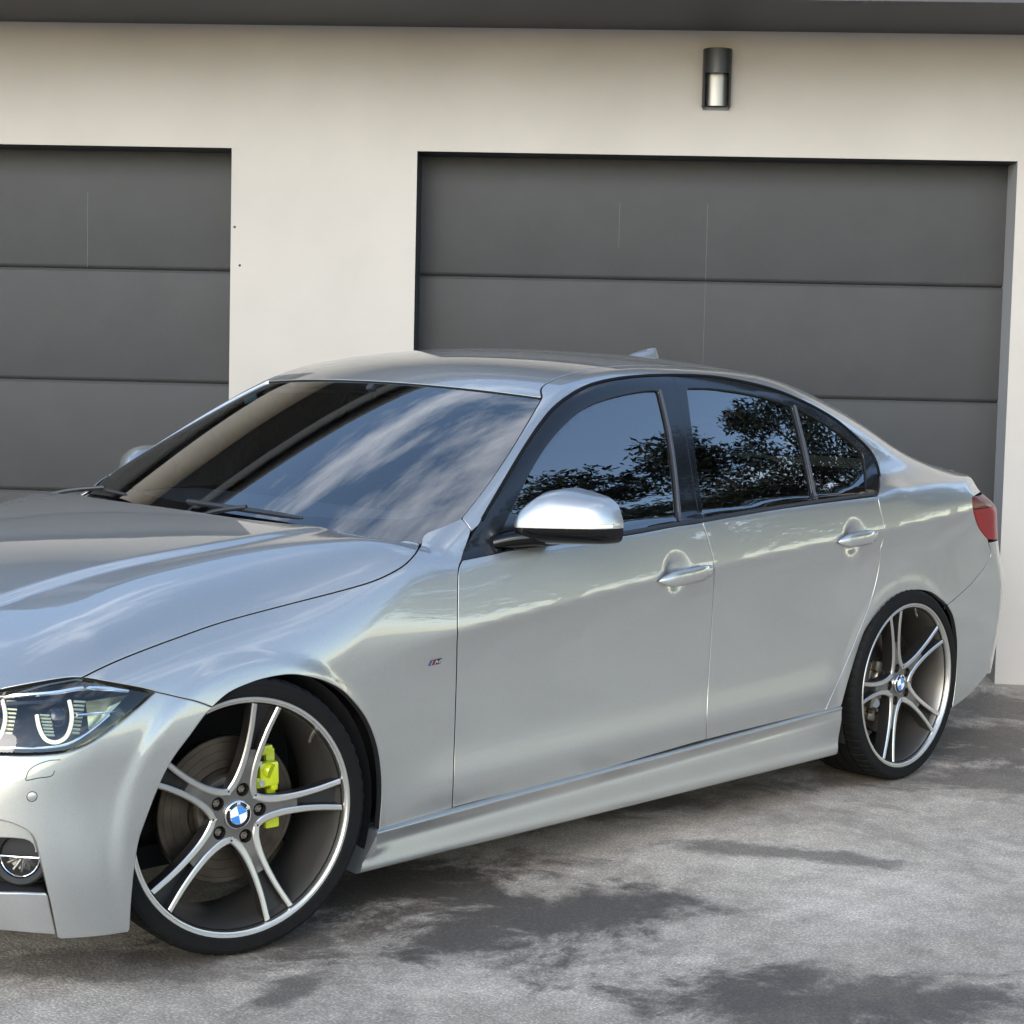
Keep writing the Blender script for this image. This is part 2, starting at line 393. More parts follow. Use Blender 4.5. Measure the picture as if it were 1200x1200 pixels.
# ============================ materials =====================================
def paint_mat():
    m,t,o=new_mat('silver_paint'); b=t.nodes.new('ShaderNodeBsdfPrincipled'); t.links.new(b.outputs[0],o.inputs[0])
    b.inputs['Metallic'].default_value=.77; b.inputs['Roughness'].default_value=.35
    b.inputs['Coat Weight'].default_value=1.0; b.inputs['Coat Roughness'].default_value=.015; b.inputs['Coat IOR'].default_value=1.85
    c=t.nodes.new('ShaderNodeTexCoord'); n=t.nodes.new('ShaderNodeTexNoise'); n.inputs['Scale'].default_value=900; n.inputs['Detail'].default_value=2
    t.links.new(c.outputs['Object'],n.inputs['Vector'])
    r=t.nodes.new('ShaderNodeValToRGB'); r.color_ramp.elements[0].color=(.375,.374,.362,1); r.color_ramp.elements[1].color=(.50,.499,.482,1)
    r.color_ramp.elements[0].position=.3; r.color_ramp.elements[1].position=.7
    t.links.new(n.outputs['Fac'],r.inputs[0]); t.links.new(r.outputs[0],b.inputs['Base Color'])
    n2=t.nodes.new('ShaderNodeTexNoise'); n2.inputs['Scale'].default_value=55; n2.inputs['Detail'].default_value=1
    t.links.new(c.outputs['Object'],n2.inputs['Vector'])
    bp=t.nodes.new('ShaderNodeBump'); bp.inputs['Strength'].default_value=.012; bp.inputs['Distance'].default_value=.002
    t.links.new(n2.outputs['Fac'],bp.inputs['Height']); t.links.new(bp.outputs[0],b.inputs['Coat Normal'])
    return m
M=dict(
 paint=paint_mat(),
 gloss=pbr('gloss_black',(.006,.006,.007),.15,coat=.35,coat_rough=.02),
 piano=pbr('piano_black',(.003,.003,.0035),.12,spec=.4),
 satin=pbr('satin_black_trim',(.018,.018,.019),.38),
 rubber=pbr('black_rubber',(.005,.005,.005),.72,spec=.18,noise=.25,nscale=30),
 dark=pbr('dark_plastic',(.012,.012,.012),.7),
 void=pbr('underbody_and_gap_black',(.006,.006,.006),.9),
 chrome=pbr('chrome',(.80,.81,.83),.08,metal=1),
 mach=pbr('machined_alloy',(.66,.645,.615),.34,metal=1,rnoise=.05,nscale=90),
 rimgrey=pbr('grey_alloy_paint',(.17,.162,.15),.30,metal=.8,coat=.6,coat_rough=.05),
 housing=pbr('lamp_housing_grey',(.30,.30,.27),.22,metal=.9),
 indicator_white=pbr('indicator_lens_white',(.72,.70,.66),.12,coat=1),
 disc_dark=pbr('smoked_reflector',(.22,.21,.18),.3,metal=.9),
 slot=pbr('recess_shade_dark',(.030,.029,.028),.4,metal=.5),
 barrel=pbr('alloy_barrel',(.27,.255,.235),.36,metal=.9),
 disc=pbr('brake_disc_steel',(.085,.068,.054),.38,metal=.9,noise=.5,nscale=14),
 caliper=pbr('lime_yellow_paint',(.47,.53,.010),.28,coat=.8),
 bolt=pbr('bolt_steel',(.24,.215,.18),.35,metal=.9),
 blue=pbr('roundel_blue',(.04,.22,.60),.25,coat=1), white=pbr('roundel_white',(.82,.82,.82),.25,coat=1),
 glass=glass('windscreen_glass',(.84,.88,.87),2.5), side=glass('tinted_side_glass',(.22,.25,.205),2.9),
 lens=glass('headlamp_lens',(.96,.96,.96),1.65), red=pbr('tail_lamp_red',(.24,.0015,.002),.25,spec=.15,coat=.2,coat_rough=.03),
 redd=pbr('tail_lamp_smoked_red',(.10,.016,.016),.25,spec=.2),
 drl=pbr('running_light_glow',(.85,.86,.68),.3,emit=(1,.98,.70),estr=.22),
 ribs=pbr('reflector_yellow_chrome',(.66,.66,.42),.25,metal=.8), mirror=pbr('mirror_glass',(.75,.77,.8),.01,metal=1),
 leather=pbr('dark_leather',(.13,.125,.12),.5,noise=.2,nscale=60), dash=pbr('dashboard_plastic',(.26,.26,.265),.6),
 liner=pbr('headliner_grey',(.30,.29,.27),.9), badge=pbr('badge_dark_chrome',(.10,.10,.11),.2,metal=1), badge_red=pbr('badge_red',(.45,.02,.02),.3), badge_blue=pbr('badge_blue',(.06,.15,.45),.3),
 indicator=glass('clear_indicator_lens',(.9,.88,.85),1.5), sticker=pbr('windscreen_sticker_green',(.45,.62,.55),.5),
)
# ============================ the car ========================================
ROOT=(1.4,0,0)
car=empty('sedan_car',ROOT)
tag(car,'silver four-door sedan with dark tinted windows and large twin-spoke alloy wheels','car')
X_='X'
# --- shared seams, traced on the near side ---
hood_line=pc([(96,794),(118,783),(150,769),(200,750),(260,729),(330,710),(400,692),(440,680),(470,665),(486,650),(493,637)])
HOODREAR=lambda w: .412+.250*(w/.74)**4
hood_corner=hood_line[-1]
w_c=abs(hood_corner[1])
hood_rear=xw([(HOODREAR(w),w) for w in np.linspace(.72,0,14)])
head_top=pc([(0.5,811),(17,807),(50,801),(80,796),(98,794),(133,800),(167,806.5),(183,810.5)])
head_bot=pc([(183,811),(177,817),(158,834),(133,854),(108,871),(83,881.5),(58,885),(30,886),(.5,885.5)])
bump_seam=pc([(183,811),(205,816),(230,822),(249,829)])
arch_front=pc([(249,829),(269,812),(296,800),(320,793.5),(344,791),(368,795),(386,801),(405,812.5),(427,838),(440,867),(446,897),(447.5,932),(444.5,974)])
arch_bump=pc([(249,829),(239,840),(224,861),(204,888),(189.5,915),(173,957),(162.5,990),(156,1040),(152.5,1092)])
sill_top=pc([(444.5,974),(530,947.5),(615,926),(700,904),(765,885),(828,867),(900,849),(967,832.5),(986,828)])
door_f=pc([(541.5,656),(538,664),(536.8,675),(536.5,700),(535.3,780),(533,860),(530,947.5)])
door_m=pc([(823,611.5),(829,630),(835,652),(837.2,668),(836,700),(832,770),(828.5,830),(828,867)])
door_r=pc([(1028.5,581),(1032,599),(1036,617),(1035,632),(1031.5,645),(1030,665),(1022.5,697),(1007.5,738),(990,780),(967,832.5)])
belt=pc([(541.5,656),(577,649),(610,642.5),(725,628),(790,616.5),(823,611.5),(920,595),(1028.5,581)])
i_m=np.argmin(np.abs(belt[:,0]-door_m[0,0])); i_s=np.argmin(np.abs(sill_top[:,0]-door_f[-1,0])); i_s2=np.argmin(np.abs(sill_top[:,0]-door_m[-1,0])); i_s3=np.argmin(np.abs(sill_top[:,0]-door_r[-1,0]))
dlo_top=pc([(541.5,656),(542.5,649),(565,609),(590,566),(615,524),(635,494.5),(652,475),(677,457.5),(702,447.5),(740,441),(790,439),(840,441.5),(895,452.5),(937,468),(976,489),(1004,512),(1021,529.5),(1029,547),(1031,564),(1028.5,581)])
ws_side=pc([(540.5,607),(565,576),(590,540.5),(613,503.5),(634.5,466.5)])
ws_top=xw([(1.188+.165*w*w,w) for w in np.linspace(abs(ws_side[-1,1])-.004,0,12)])
a_seam=pc([(540.5,607),(547,614),(553,622.5)])
ditch=xw([(ws_side[-1,0]+.006,abs(ws_side[-1,1])-.004),(1.30,.567),(1.38,.556),(1.55,.551),(1.8,.545),(2.1,.535),(2.30,.527),(2.42,.522)])
rw_top=xw([(2.42+.06*(1-(w/.522)**2),w) for w in np.linspace(.522,0,8)])
rw_side=xw([(2.42,.522),(2.6,.552),(2.8,.588),(2.98,.622),(3.09,.640)])
rw_base=xw([(3.09+.06*(1-(w/.64)**2),w) for w in np.linspace(.64,0,8)])
tr_side=xw([(3.09,.640),(3.2,.650),(3.35,.652),(3.46,.642),(3.53,.622)])
def rz(L): # tail points (w,z)
    return on('R',[(3.55,-w,z) for w,z in L])
lamp_front=pc([(1139.3,582),(1140,593),(1142,603),(1147.5,618.5),(1158,632)])
rb_seam=pc([(1158,635),(1161,645),(1159,657),(1140,682.5),(1110.5,709.5)])
arch_rear=pc([(986,828),(995,795),(1007,757),(1015,737),(1030,717),(1050,700),(1070,692),(1090,694),(1105,704),(1110.5,709.5)])
arch_rb=pc([(1110.5,709.5),(1117,722),(1121,742),(1122,765),(1120,800),(1116,830)])
# --- painted panels ---
hood_front=cat(pc([(96,794),(80,794),(50,798.5),(17,804.5),(.5,808)]),on('F',[(-.60,-.66,.692),(-.665,-.5,.697),(-.70,-.3,.70),(-.712,-.001,.70)])[2:])
panel('hood',cat(hood_line,hood_rear[:-1],mir(hood_rear)[::-1],mir(hood_line)[::-1],mir(hood_front)[1:-1],hood_front[::-1][:-1]),'X',M['paint'],car,both=False,grid=.016)
fr_top=pc([(493,637),(494,630),(500,624),(518,617),(540.5,607)])
fender_loop=cat(hood_line,fr_top[1:],a_seam[1:-1],door_f[1:],sill_top[:i_s][::-1],arch_front[::-1][1:],bump_seam[::-1][1:],head_top[::-1][1:np.sum(head_top[:,0]>hood_line[0,0])])
panel('fender',fender_loop,'X',M['paint'],car,grid=.011)
DOORS_F=panel('front_door',cat(door_f,sill_top[i_s+1:i_s2],door_m[::-1],belt[1:i_m][::-1]),'X',M['paint'],car,grid=.011,rad=.0007,gap=.003)
DOORS_R=panel('rear_door',cat(door_m,sill_top[i_s2+1:i_s3],door_r[::-1],belt[i_m+1:-1][::-1]),'X',M['paint'],car,grid=.011,edge_paint=True)
lamp_top=rz([(.848,.945),(.80,.948),(.74,.952),(.68,.955)])
k=np.argmin(np.abs(dlo_top[:,2]-a_seam[-1,2])[:40])
side_loop=cat(a_seam[::-1],ws_side[1:],ditch[1:],rw_side[1:],tr_side[1:],lamp_top[::-1],lamp_front[1:],rb_seam[1:],arch_rear[::-1][1:],sill_top[i_s3+1:-1][::-1],door_r[::-1],dlo_top[k+1:-1][::-1])
panel('body_side_frame',side_loop,'X',M['paint'],car,grid=.011,edge_paint=True)
panel('roof',cat(ditch,rw_top[1:-1],mir(rw_top)[::-1],mir(ditch)[::-1][1:],mir(ws_top)[1:-1],ws_top[::-1]),'X',M['paint'],car,both=False,grid=.03)
tl_rear=[(3.535,-.61),(3.60,-.5),(3.635,-.3),(3.645,-.01)]
trunk_edge=xw([(a,-b) for a,b in tl_rear])
panel('trunk_lid',cat(rw_base[::-1][1:],tr_side,trunk_edge,mir(trunk_edge)[::-1],mir(tr_side)[::-1],mir(rw_base)[1:-1]),'X',M['paint'],car,both=False,grid=.03)
# glazing
F_screen=lambda x,w,z: np.maximum((z-(Zroof(x)-(.14-.02*sstep(1.2,1.8,x)+.04*sstep(2.2,2.7,x))*w*w))*.86,np.maximum(w-1.0,.72-z))
FMODE[0]=F_screen
ws_base=xw([(.47+.20*(w/.79)**4,w) for w in np.linspace(.786,0,12)])
ws_loop=cat(ws_side,ws_top[1:-1],mir(ws_top)[::-1],mir(ws_side)[::-1][1:],mir(ws_base)[1:],ws_base[::-1][1:-1])
panel('windscreen',ws_loop,'X',M['glass'],car,both=False,off=-.0055,thick=False,grid=.015,ds=.012)
FMODE[0]=F
panel('rear_window',cat(rw_side,rw_base[1:-1],mir(rw_base)[::-1],mir(rw_side)[::-1][1:],mir(rw_top)[1:],rw_top[::-1][1:]),'X',M['side'],car,both=False,off=-.004,thick=False,grid=.03)
# --- side window surround and glass ---
b_seam=pc([(789,438.5),(796,466),(806,520),(813,565),(821.5,612)])
i_b=np.argmin(np.linalg.norm(dlo_top-b_seam[0],axis=1))
g_front=pc(list(catmull([(580,643),(590,619),(606,586),(622.5,553),(640,524),(660,500),(685,479),(715,466.5),(752,458.5),(771,457.5)],4))+list(catmull([(772.5,459),(783,505),(790,552),(795.5,608)],4))+list(catmull([(795,611.5),(760,617),(725,623),(650,634),(582,645.5)],4)),1)
g_rear=pc(list(catmull([(825,605.5),(819,560),(811,500),(805.5,456.5)],4))+list(catmull([(808,454.5),(835,455),(868,459.5),(902,467),(927,475)],4))+list(catmull([(929.5,478),(938,510),(947,550),(953.5,585)],4))+list(catmull([(952,587.5),(900,595),(860,601),(828,606.5)],4)),1)
g_qtr=pc(list(catmull([(935,478),(943,510),(952,550),(959,584)],4))+list(catmull([(960,585.5),(985,581.5),(1012,577.5)],4))+list(catmull([(1014.5,575),(1015.5,555),(1013,535)],4))+list(catmull([(1011,530),(996,515),(970,497),(938,479)],4)),1)
panel('window_surround',cat(dlo_top[:i_b],b_seam,belt[1:i_m][::-1]),'X',M['gloss'],car,off=-.002,holes=[g_front],gap=.0012,depth=.012,grid=.02,ds=.006)
panel('window_surround',cat(b_seam[::-1],dlo_top[i_b+1:],belt[i_m+1:-1][::-1]),'X',M['gloss'],car,off=-.002,holes=[g_rear,g_qtr],gap=.0012,depth=.012,grid=.02,ds=.006)
panel('front_side_window',g_front,'X',M['side'],car,off=-.009,gap=-.004,thick=False,grid=.02)
panel('rear_side_window',g_rear,'X',M['side'],car,off=-.009,gap=-.004,thick=False,grid=.02)
panel('quarter_window',g_qtr,'X',M['side'],car,off=-.009,gap=-.004,thick=False,grid=.02)
def strip(name,curve,wid,mat,off=.0,h=.004,both=True,parent=car):
    """raised moulding that follows a curve on the body"""
    P=resample(curve,.012); N=normal(P); t=np.gradient(P,axis=0); o=np.cross(t,N); o/=np.linalg.norm(o,axis=1,keepdims=True)
    for s in ((1,-1) if both else (1,)):
        Mx=np.array([1,s,1.]); G=[]
        for k in range(len(P)):
            G.append([(P[k]+o[k]*wid*a+N[k]*(off+h*b))*Mx-np.array(ROOT) for a,b in ((-.5,-1),(-.5,.4),(-.32,1),(.32,1),(.5,.4),(.5,-1))])
        mb=MB(); mb.grid(G,flip=(s<0)); ob=mb.build(name,mat,parent,sharp=50)
M['strip']=pbr('anodised_dark_trim',(.16,.15,.15),.3,metal=.8)
strip('belt_moulding',pc([(600,643.5),(725,626),(790,614.8),(823,609.5),(920,593.2),(1024,579)]),.013,M['satin'],off=.001,h=.003)
strip('glass_guide',pc([(774,457),(785,505),(792,552),(797.5,611)]),.011,M['strip'],off=-.001,h=.002)
strip('glass_guide',pc([(931.5,475),(940.5,510),(949.5,550),(956.5,586)]),.013,M['strip'],off=-.001,h=.002)
strip('drip_seal',dlo_top[12:-8]+normal(dlo_top[12:-8])*0,.010,M['rubber'],off=-.001,h=.0025)
# --- front bumper, lamps, grille ---
bb=pc([(152.5,1092),(112,1097.5),(68,1100.5)])
open_edge=pc([(68,1100),(61,1063),(54,1035),(47,1006),(42,987),(34,975),(17,966),(1,961.5)])
z_op=float(open_edge[-1,2])
cen_low=on('F',[open_edge[-1],(-.70,-.6,z_op+.006),(-.76,-.3,z_op+.010),(-.785,-.001,z_op+.011)])
head_in=on('F',[head_bot[-1],(-.66,-.60,.537),(-.72,-.44,.53)])
cen_top=on('F',[(-.72,-.44,.53),(-.735,-.36,.522),(-.75,-.2,.515),(-.765,-.001,.513)])
chain=cat(cen_low[::-1][:-1],open_edge[::-1][:-1],bb[::-1][:-1],arch_bump[::-1][:-1],bump_seam[::-1][:-1],head_bot[:-1],head_in[:-1],cen_top)
panel('front_bumper',cat(chain,mir(chain)[::-1]),'F',M['paint'],car,both=False,grid=.012,rad=.0035,depth=.03,edge_paint=True)
h_top_in=on('F',[head_top[0],(-.64,-.62,.684),(-.69,-.44,.688)])
h_in=on('F',[(-.69,-.44,.688),(-.715,-.42,.62),(-.72,-.44,.53)])
head_loop=cat(head_top[::-1],h_top_in[1:],h_in[1:],head_in[::-1][1:],head_bot[::-1][1:-1])
lens=panel('headlight',head_loop,'F',M['lens'],car,off=-.002,gap=.007,thick=False,grid=.014,label='headlight with glowing ring and clear lens')
# housing bowl behind each lens
Lq=resample(head_loop,.012,True); Ln=normal(Lq); Lc=Lq.mean(0); Nm=Ln.mean(0); Nm/=np.linalg.norm(Nm)
for s,lo in zip((1,-1),lens):
    Mx=np.array([1,s,1.]); r0=Lq-Ln*.003; r1=Lq-Ln*.012+(Lc-Lq)*.03; r2=Lq-Nm*.10+(Lc-Lq)*.22
    G=[[p*Mx-np.array(ROOT) for p in r] for r in (r0,r1,r2)]
    mb=MB(); mb.grid(G,cv=True,flip=(s>0)); c=len(mb.v); n=len(Lq); mb.v.append(tuple((Lc-Nm*.105)*Mx-np.array(ROOT)))
    mb.f+=[(2*n+i,2*n+(i+1)%n,c) for i in range(n)]; mb.m+=[0]*n
    mb.build('lamp_housing',M['housing'],lo)
def hp(px,dep):
    """a point inside the lamp: behind the lens along its mean axis"""
    P=pix(*px); P=P[~np.isnan(P[:,0])]; D=P-CAM; D/=np.linalg.norm(D,axis=1,keepdims=True); return P+D*dep
def both_build(mb,name,mats,parents,sharp=40):
    for s,pa in zip((1,-1),parents):
        m2=MB(); m2.v=[(v[0]-ROOT[0],v[1]*s-ROOT[1],v[2]-ROOT[2]) for v in mb.v]; m2.f=mb.f if s>0 else [f[::-1] for f in mb.f]; m2.m=mb.m
        m2.build(name,mats,pa,sharp=sharp)
for dx in (0,-78):
    ring=MB(); ring.tube(hp([(x+dx,y) for x,y in catmull([(43,838),(46,853),(53,866),(65,870),(77,864),(83,850),(84,836),(81,821)],4)],.035),.0045,n=10)
    both_build(ring,'running_light_ring',M['drl'],lens)
    ball=MB(); c=hp([(66+dx,842)],.075)[0]; ax=Vector(-FW); G=[]
    q=Vector(ax).to_track_quat('Z','Y')
    for i in range(10):
        a=i/9*math.pi/2; G.append([Vector(c)+q@Vector((.034*math.sin(a)*math.cos(k*math.pi/10),.034*math.sin(a)*math.sin(k*math.pi/10),.03*math.cos(a))) for k in range(20)])
    ball.grid(G,cv=True); both_build(ball,'projector_lens',M['gloss'],lens)
    for k in range(7):
        y=838+k*3.9; sl=MB(); sl.tube(hp([(46.5+dx+k*.9,y),(59+dx+k*.8,y+.6)],.05),.0028,n=6); both_build(sl,'reflector_rib',M['ribs'],lens)
    for k in range(9):
        y=822+k*4.6; sl=MB(); sl.tube(hp([(86+dx-k*.25,y),(100+dx-k*.9,y+.8)],.045),.0032,n=6); both_build(sl,'reflector_rib',M['ribs'],lens)
t=MB(); t.tube(hp(catmull([(-60,829),(0,826),(40,824),(72,822)],4),.04),.007,n=6); both_build(t,'lamp_crossbar',M['gloss'],lens)
t=MB(); t.tube(hp(catmull([(-70,879),(0,877),(50,877),(80,872),(104,858),(128,838)],4),.03),.0035,n=8); both_build(t,'chrome_trim',M['chrome'],lens)
t=MB(); t.tube(hp(catmull([(90,838),(115,836),(141,833)],4),.02),[.005*(1-i/8.5) for i in range(9)],n=8); both_build(t,'chrome_blade',M['chrome'],lens)
t=MB(); G=[hp(catmull([(100,822),(120,819),(150,814)],4),.03),hp(catmull([(102,836),(120,831),(142,822)],4),.05),hp(catmull([(104,856),(112,850),(125,840)],4),.05)]
t.grid(G); both_build(t,'side_reflector',M['ribs'],lens)
t=MB(); t.tube(hp(catmull([(-70,817),(0,816),(60,812),(100,806),(150,809)],4),.03),.006,n=8); both_build(t,'brow_glint_strip',M['chrome'],lens)  # added chrome strip imitating sky reflected along the lens top
# dark carrier behind the front panels
panel('front_carrier',on('F',[(-.3,-.86,.63),(-.5,-.75,.715),(-.6,-.4,.725),(-.62,0,.725),(-.6,.4,.725),(-.5,.75,.715),(-.3,.86,.63),(-.4,.88,.30),(-.6,.7,.17),(-.75,0,.17),(-.6,-.7,.17),(-.4,-.88,.30)],4),'F',M['void'],car,both=False,off=-.075,thick=False,grid=.04,gap=0)
# lower intake: side pocket floor, blade, fog lamp
def fz(L,per=5): return on('F',L,per)
pocket=pc([(47,1009),(43,990),(30,984),(1,982)])
pk_in=fz([pocket[-1],(-.70,-.6,float(pocket[-1,2])+.006),(-.78,-.001,float(pocket[-1,2])+.01)])
lipc=cat(open_edge[::-1],0*open_edge[:0])
# painted return between bumper edge and the dark pocket
blade_top=pc([(57,1051),(30,1050.5),(1,1050.5)]); zb=float(blade_top[-1,2])
bt_in=fz([blade_top[-1],(-.70,-.6,zb+.004),(-.775,-.001,zb+.008)])
bl_bot=pc([(67,1099.5),(30,1097.5),(1,1095.5)]); bz=float(bl_bot[-1,2])
bb_in=fz([bl_bot[-1],(-.68,-.6,bz),(-.75,-.001,bz)])
ch2=cat(bb_in[::-1][:-1],bl_bot[::-1],blade_top,bt_in[1:])
panel('bumper_blade',cat(ch2,mir(ch2)[::-1]),'F',M['paint'],car,both=False,off=-.016,grid=.02,gap=.003,depth=.05,rad=.004)
ret_in=cat(pc([(44,1004),(41,993),(33,987),(18,985),(1,984.5)])); zr2=float(ret_in[-1,2])
rt_in=fz([ret_in[-1],(-.70,-.6,zr2+.004),(-.78,-.001,zr2+.01)])
ch3=cat(cen_low[::-1][:-1],open_edge[-7:][::-1],ret_in,rt_in[1:])
panel('intake_brow',cat(cen_low[::-1][:-1],open_edge[-22:][::-1],ret_in,rt_in[1:],mir(cat(cen_low[::-1][:-1],open_edge[-22:][::-1],ret_in,rt_in[1:]))[::-1]),'F',M['paint'],car,both=False,off=-.022,grid=.02,gap=.002,depth=.03,rad=.003)
for s in (1,-1):
    mb=MB(); P0=hp([(24,1003.5)],.050)[0]; ax=Vector((-.80,-.6,0)).normalized(); q=ax.to_track_quat('Z','Y')
    e_up=Vector((0,0,1)); e_r=e_up.cross(ax).normalized()
    def pt(r,a,d): return tuple(Vector(P0)+e_r*(r*math.cos(a))+e_up*(r*math.sin(a))+ax*d)
    full=np.linspace(0,2*math.pi,32,endpoint=False); low=np.linspace(math.pi,2*math.pi,18)
    mb.grid([[pt(r,a,d) for a in full] for r,d in ((.062,-.03),(.062,.004),(.058,.008),(.047,.004),(.044,-.012))],0,cv=True,flip=True)
    mb.grid([[pt(r,a,d) for a in np.linspace(0,math.pi,16)] for r,d in ((.044,-.006),(.02,-.004),(.0005,-.004))],0,flip=True)
    mb.grid([[pt(r,a,d) for a in low] for r,d in ((.042,-.002),(.034,-.018),(.016,-.026),(.0005,-.028))],1,flip=True)
    for k in (-2,-1,0,1,2):
        mb.tube([pt(.012,math.radians(270+k*26),-.016),pt(.036,math.radians(270+k*30),-.006)],.0035,1,n=6)
    mb.tube([pt(.042,math.pi,.003),pt(.0,0,.006),pt(.042,0,.003)],.0024,2,n=8)
    mb.tube([pt(.0425,a,.003) for a in low],.0016,2,n=6)
    mb.grid([[pt(r,a,d) for a in low] for r,d in ((.042,.003),(.025,.008),(.0005,.010))],3,flip=True)
    m2=MB(); m2.v=[(v[0]-ROOT[0],v[1]*s,v[2]) for v in mb.v]; m2.f=mb.f; m2.m=mb.m
    m2.build('fog_lamp',[M['dark'],M['disc_dark'],M['chrome'],M['lens']],car)
# intake mesh bars
mb=MB()
for z in np.arange(.235,z_op-.015,.022):
    P=on('F',[(-.60,-.66,z),(-.72,-.4,z),(-.775,0,z),(-.72,.4,z),(-.60,.66,z)],6); P=P-normal(P)*.05
    mb.tube(P-np.array(ROOT),.004,n=6)
mb.build('intake_bars',M['satin'],car)
# kidney grille
for s in (-1,1):
    L=[(.03,.55),(.035,.68),(.06,.695),(.28,.69),(.325,.67),(.335,.60),(.30,.545),(.06,.535)]
    P=on('F',[(-.75,s*w,z) for w,z in L]+[(-.75,s*L[0][0],L[0][1])],5)
    mb=MB(); mb.tube(P[:-1]+normal(P[:-1])*.004-np.array(ROOT),.0075,n=8,closed=True); fr=mb.build('kidney_grille',M['chrome'],car)
    for w in np.linspace(.055,.30,10):
        Q=on('F',[(-.75,s*w,z) for z in np.linspace(.548,.685,6)],2); mb=MB(); mb.tube(Q-normal(Q)*.012-np.array(ROOT),.005,n=6); mb.build('grille_slat',M['satin'],fr)
# bumper details: washer cover joint, parking sensor
def groove(name,L,parent,r=.0011,mat=None,both=True):
    P=pc(L,5)
    for s in ((1,-1) if both else (1,)):
        mb=MB(); mb.tube((P+normal(P)*-.0004)*np.array([1,s,1.])-np.array(ROOT),r,n=5); mb.build(name,mat or M['dark'],parent)
groove('washer_cover_joint',[(71,890.5),(60,891),(50,893.5),(40,898),(34,903),(31,910),(31,914.5),(44,912),(60,909.5),(64,903)],car)
for s in (1,-1):
    P=pix((37.5,933.5))[0]; N=normal(P[None])[0]; q=Vector(N).to_track_quat('Z','Y'); mb=MB()
    def rg(r,d): return [tuple((Vector(P)+q@Vector((r*math.cos(k*math.pi/10),r*math.sin(k*math.pi/10),d)))*1) for k in range(20)]
    mb.grid([rg(r,d) for r,d in ((.0112,-.004),(.0112,.0006),(.0100,.001),(.0096,-.0012))],1,cv=True); mb.grid([rg(r,d) for r,d in ((.0096,-.0012),(.0092,.0012),(.005,.002),(.0002,.002))],0,cv=True)
    m2=MB(); m2.v=[(v[0]-ROOT[0],v[1]*s,v[2]) for v in mb.v]; m2.f=mb.f if s>0 else [f[::-1] for f in mb.f]; m2.m=mb.m; m2.build('parking_sensor',[M['paint'],M['satin']],car)
# --- rear ---
lamp_bot=rz([(.826,.775),(.74,.768),(.6,.762),(.42,.76)]); lamp_mid=rz([(.858,.902),(.80,.900),(.6,.898),(.42,.897)]); lamp_tp=rz([(.848,.945),(.78,.949),(.70,.954),(.6,.957),(.42,.958)])
zf=lamp_front[:,2]; hiF=lamp_front[zf>.902]; loF=lamp_front[zf<=.902]
panel('tail_lamp',cat(loF,lamp_bot[1:],lamp_mid[::-1][:-1]),'R',M['red'],car,off=.001,grid=.02,gap=.001)
panel('tail_lamp',cat(hiF,lamp_mid[1:],lamp_tp[::-1][:-1]),'R',M['redd'],car,off=.001,grid=.02,gap=.001)
rb_bot=cat(pc([(1116,830),(1135,815),(1150,799)]),on('R',[(3.44,-.83,.285),(3.6,-.68,.26),(3.72,-.4,.25),(3.76,-.001,.25)])[1:])
rb_top=rz([(.826,.772),(.74,.765),(.6,.759),(.42,.756),(.2,.75),(.001,.75)])
chr_=cat(rb_bot[::-1][:-1],arch_rb[::-1][:-1],rb_seam[::-1][:-1],rb_top)
panel('rear_bumper',cat(chr_,mir(chr_)[::-1]),'R',M['paint'],car,both=False,grid=.018)
te=rz([(.63,.960),(.42,.960),(.2,.965),(.001,.966)])
tc_=cat(rz([(.001,.753),(.2,.753),(.415,.758)]),rz([(.415,.76),(.415,.9),(.415,.957)]),rz([(.415,.965),(.2,.975),(.001,.98)]))
panel('trunk_face',cat(tc_,mir(tc_)[::-1]),'R',M['paint'],car,both=False,grid=.03)
# --- sill ---
def zbot(x): return .127+.004*x
def sill_mesh(s):
    G=[]
    xs=np.linspace(0,1,90)
    for u in xs:
        row=[]
        for k,(w,a,b) in enumerate([(.850,1.0,.004),(.880,1.0,.003),(.8905,1,.0),(.8935,1,-.004),(.8915,1,-.010),(.8860,1,-.022),(.8835,1,-.034),(.8855,1,-.048),(.8885,.32,.0),(.8910,.16,.0),(.8905,.07,0),(.886,.02,0),(.872,0,0),(.79,0,.006)]):
            x0=.405-.055*(1-a) ; x1=2.432-.012*(1-a); x=x0+(x1-x0)*u
            zt,zb_=zsill(x)-.0035,zbot(x); z=zb_+(zt-zb_)*a+b
            flat=sstep(2.0,2.40,x)*(.15+.85*sstep(.0,1,(x-2.0)/.43))
            ww=w
            if k in (5,6,7): ww=w+(.8915-w)*max(float(flat),float(1-sstep(.38,.46,np.array(x))))
            ww=ww-.010*(1-sstep(0,.06,x-x0))*(1 if k<12 else 0)*0
            row.append(np.array([x,-ww,z])*np.array([1,s,1.])-np.array(ROOT))
        G.append(row)
    # fine profile by catmull across the section
    G=[list(catmull(r,3)) for r in G]
    mb=MB(); mb.grid(G,flip=(s<0))
    n=len(G[0])
    for e,fl in ((0,s<0),(len(G)-1,s>0)):
        k=len(mb.v); mb.v+=[tuple(p) for p in G[e]]; f=tuple(range(k,k+n)); mb.f.append(f if fl else f[::-1]); mb.m.append(0)
    return mb.build('side_sill',M['paint'],car,sharp=50)
for s in (1,-1): sill_mesh(s)
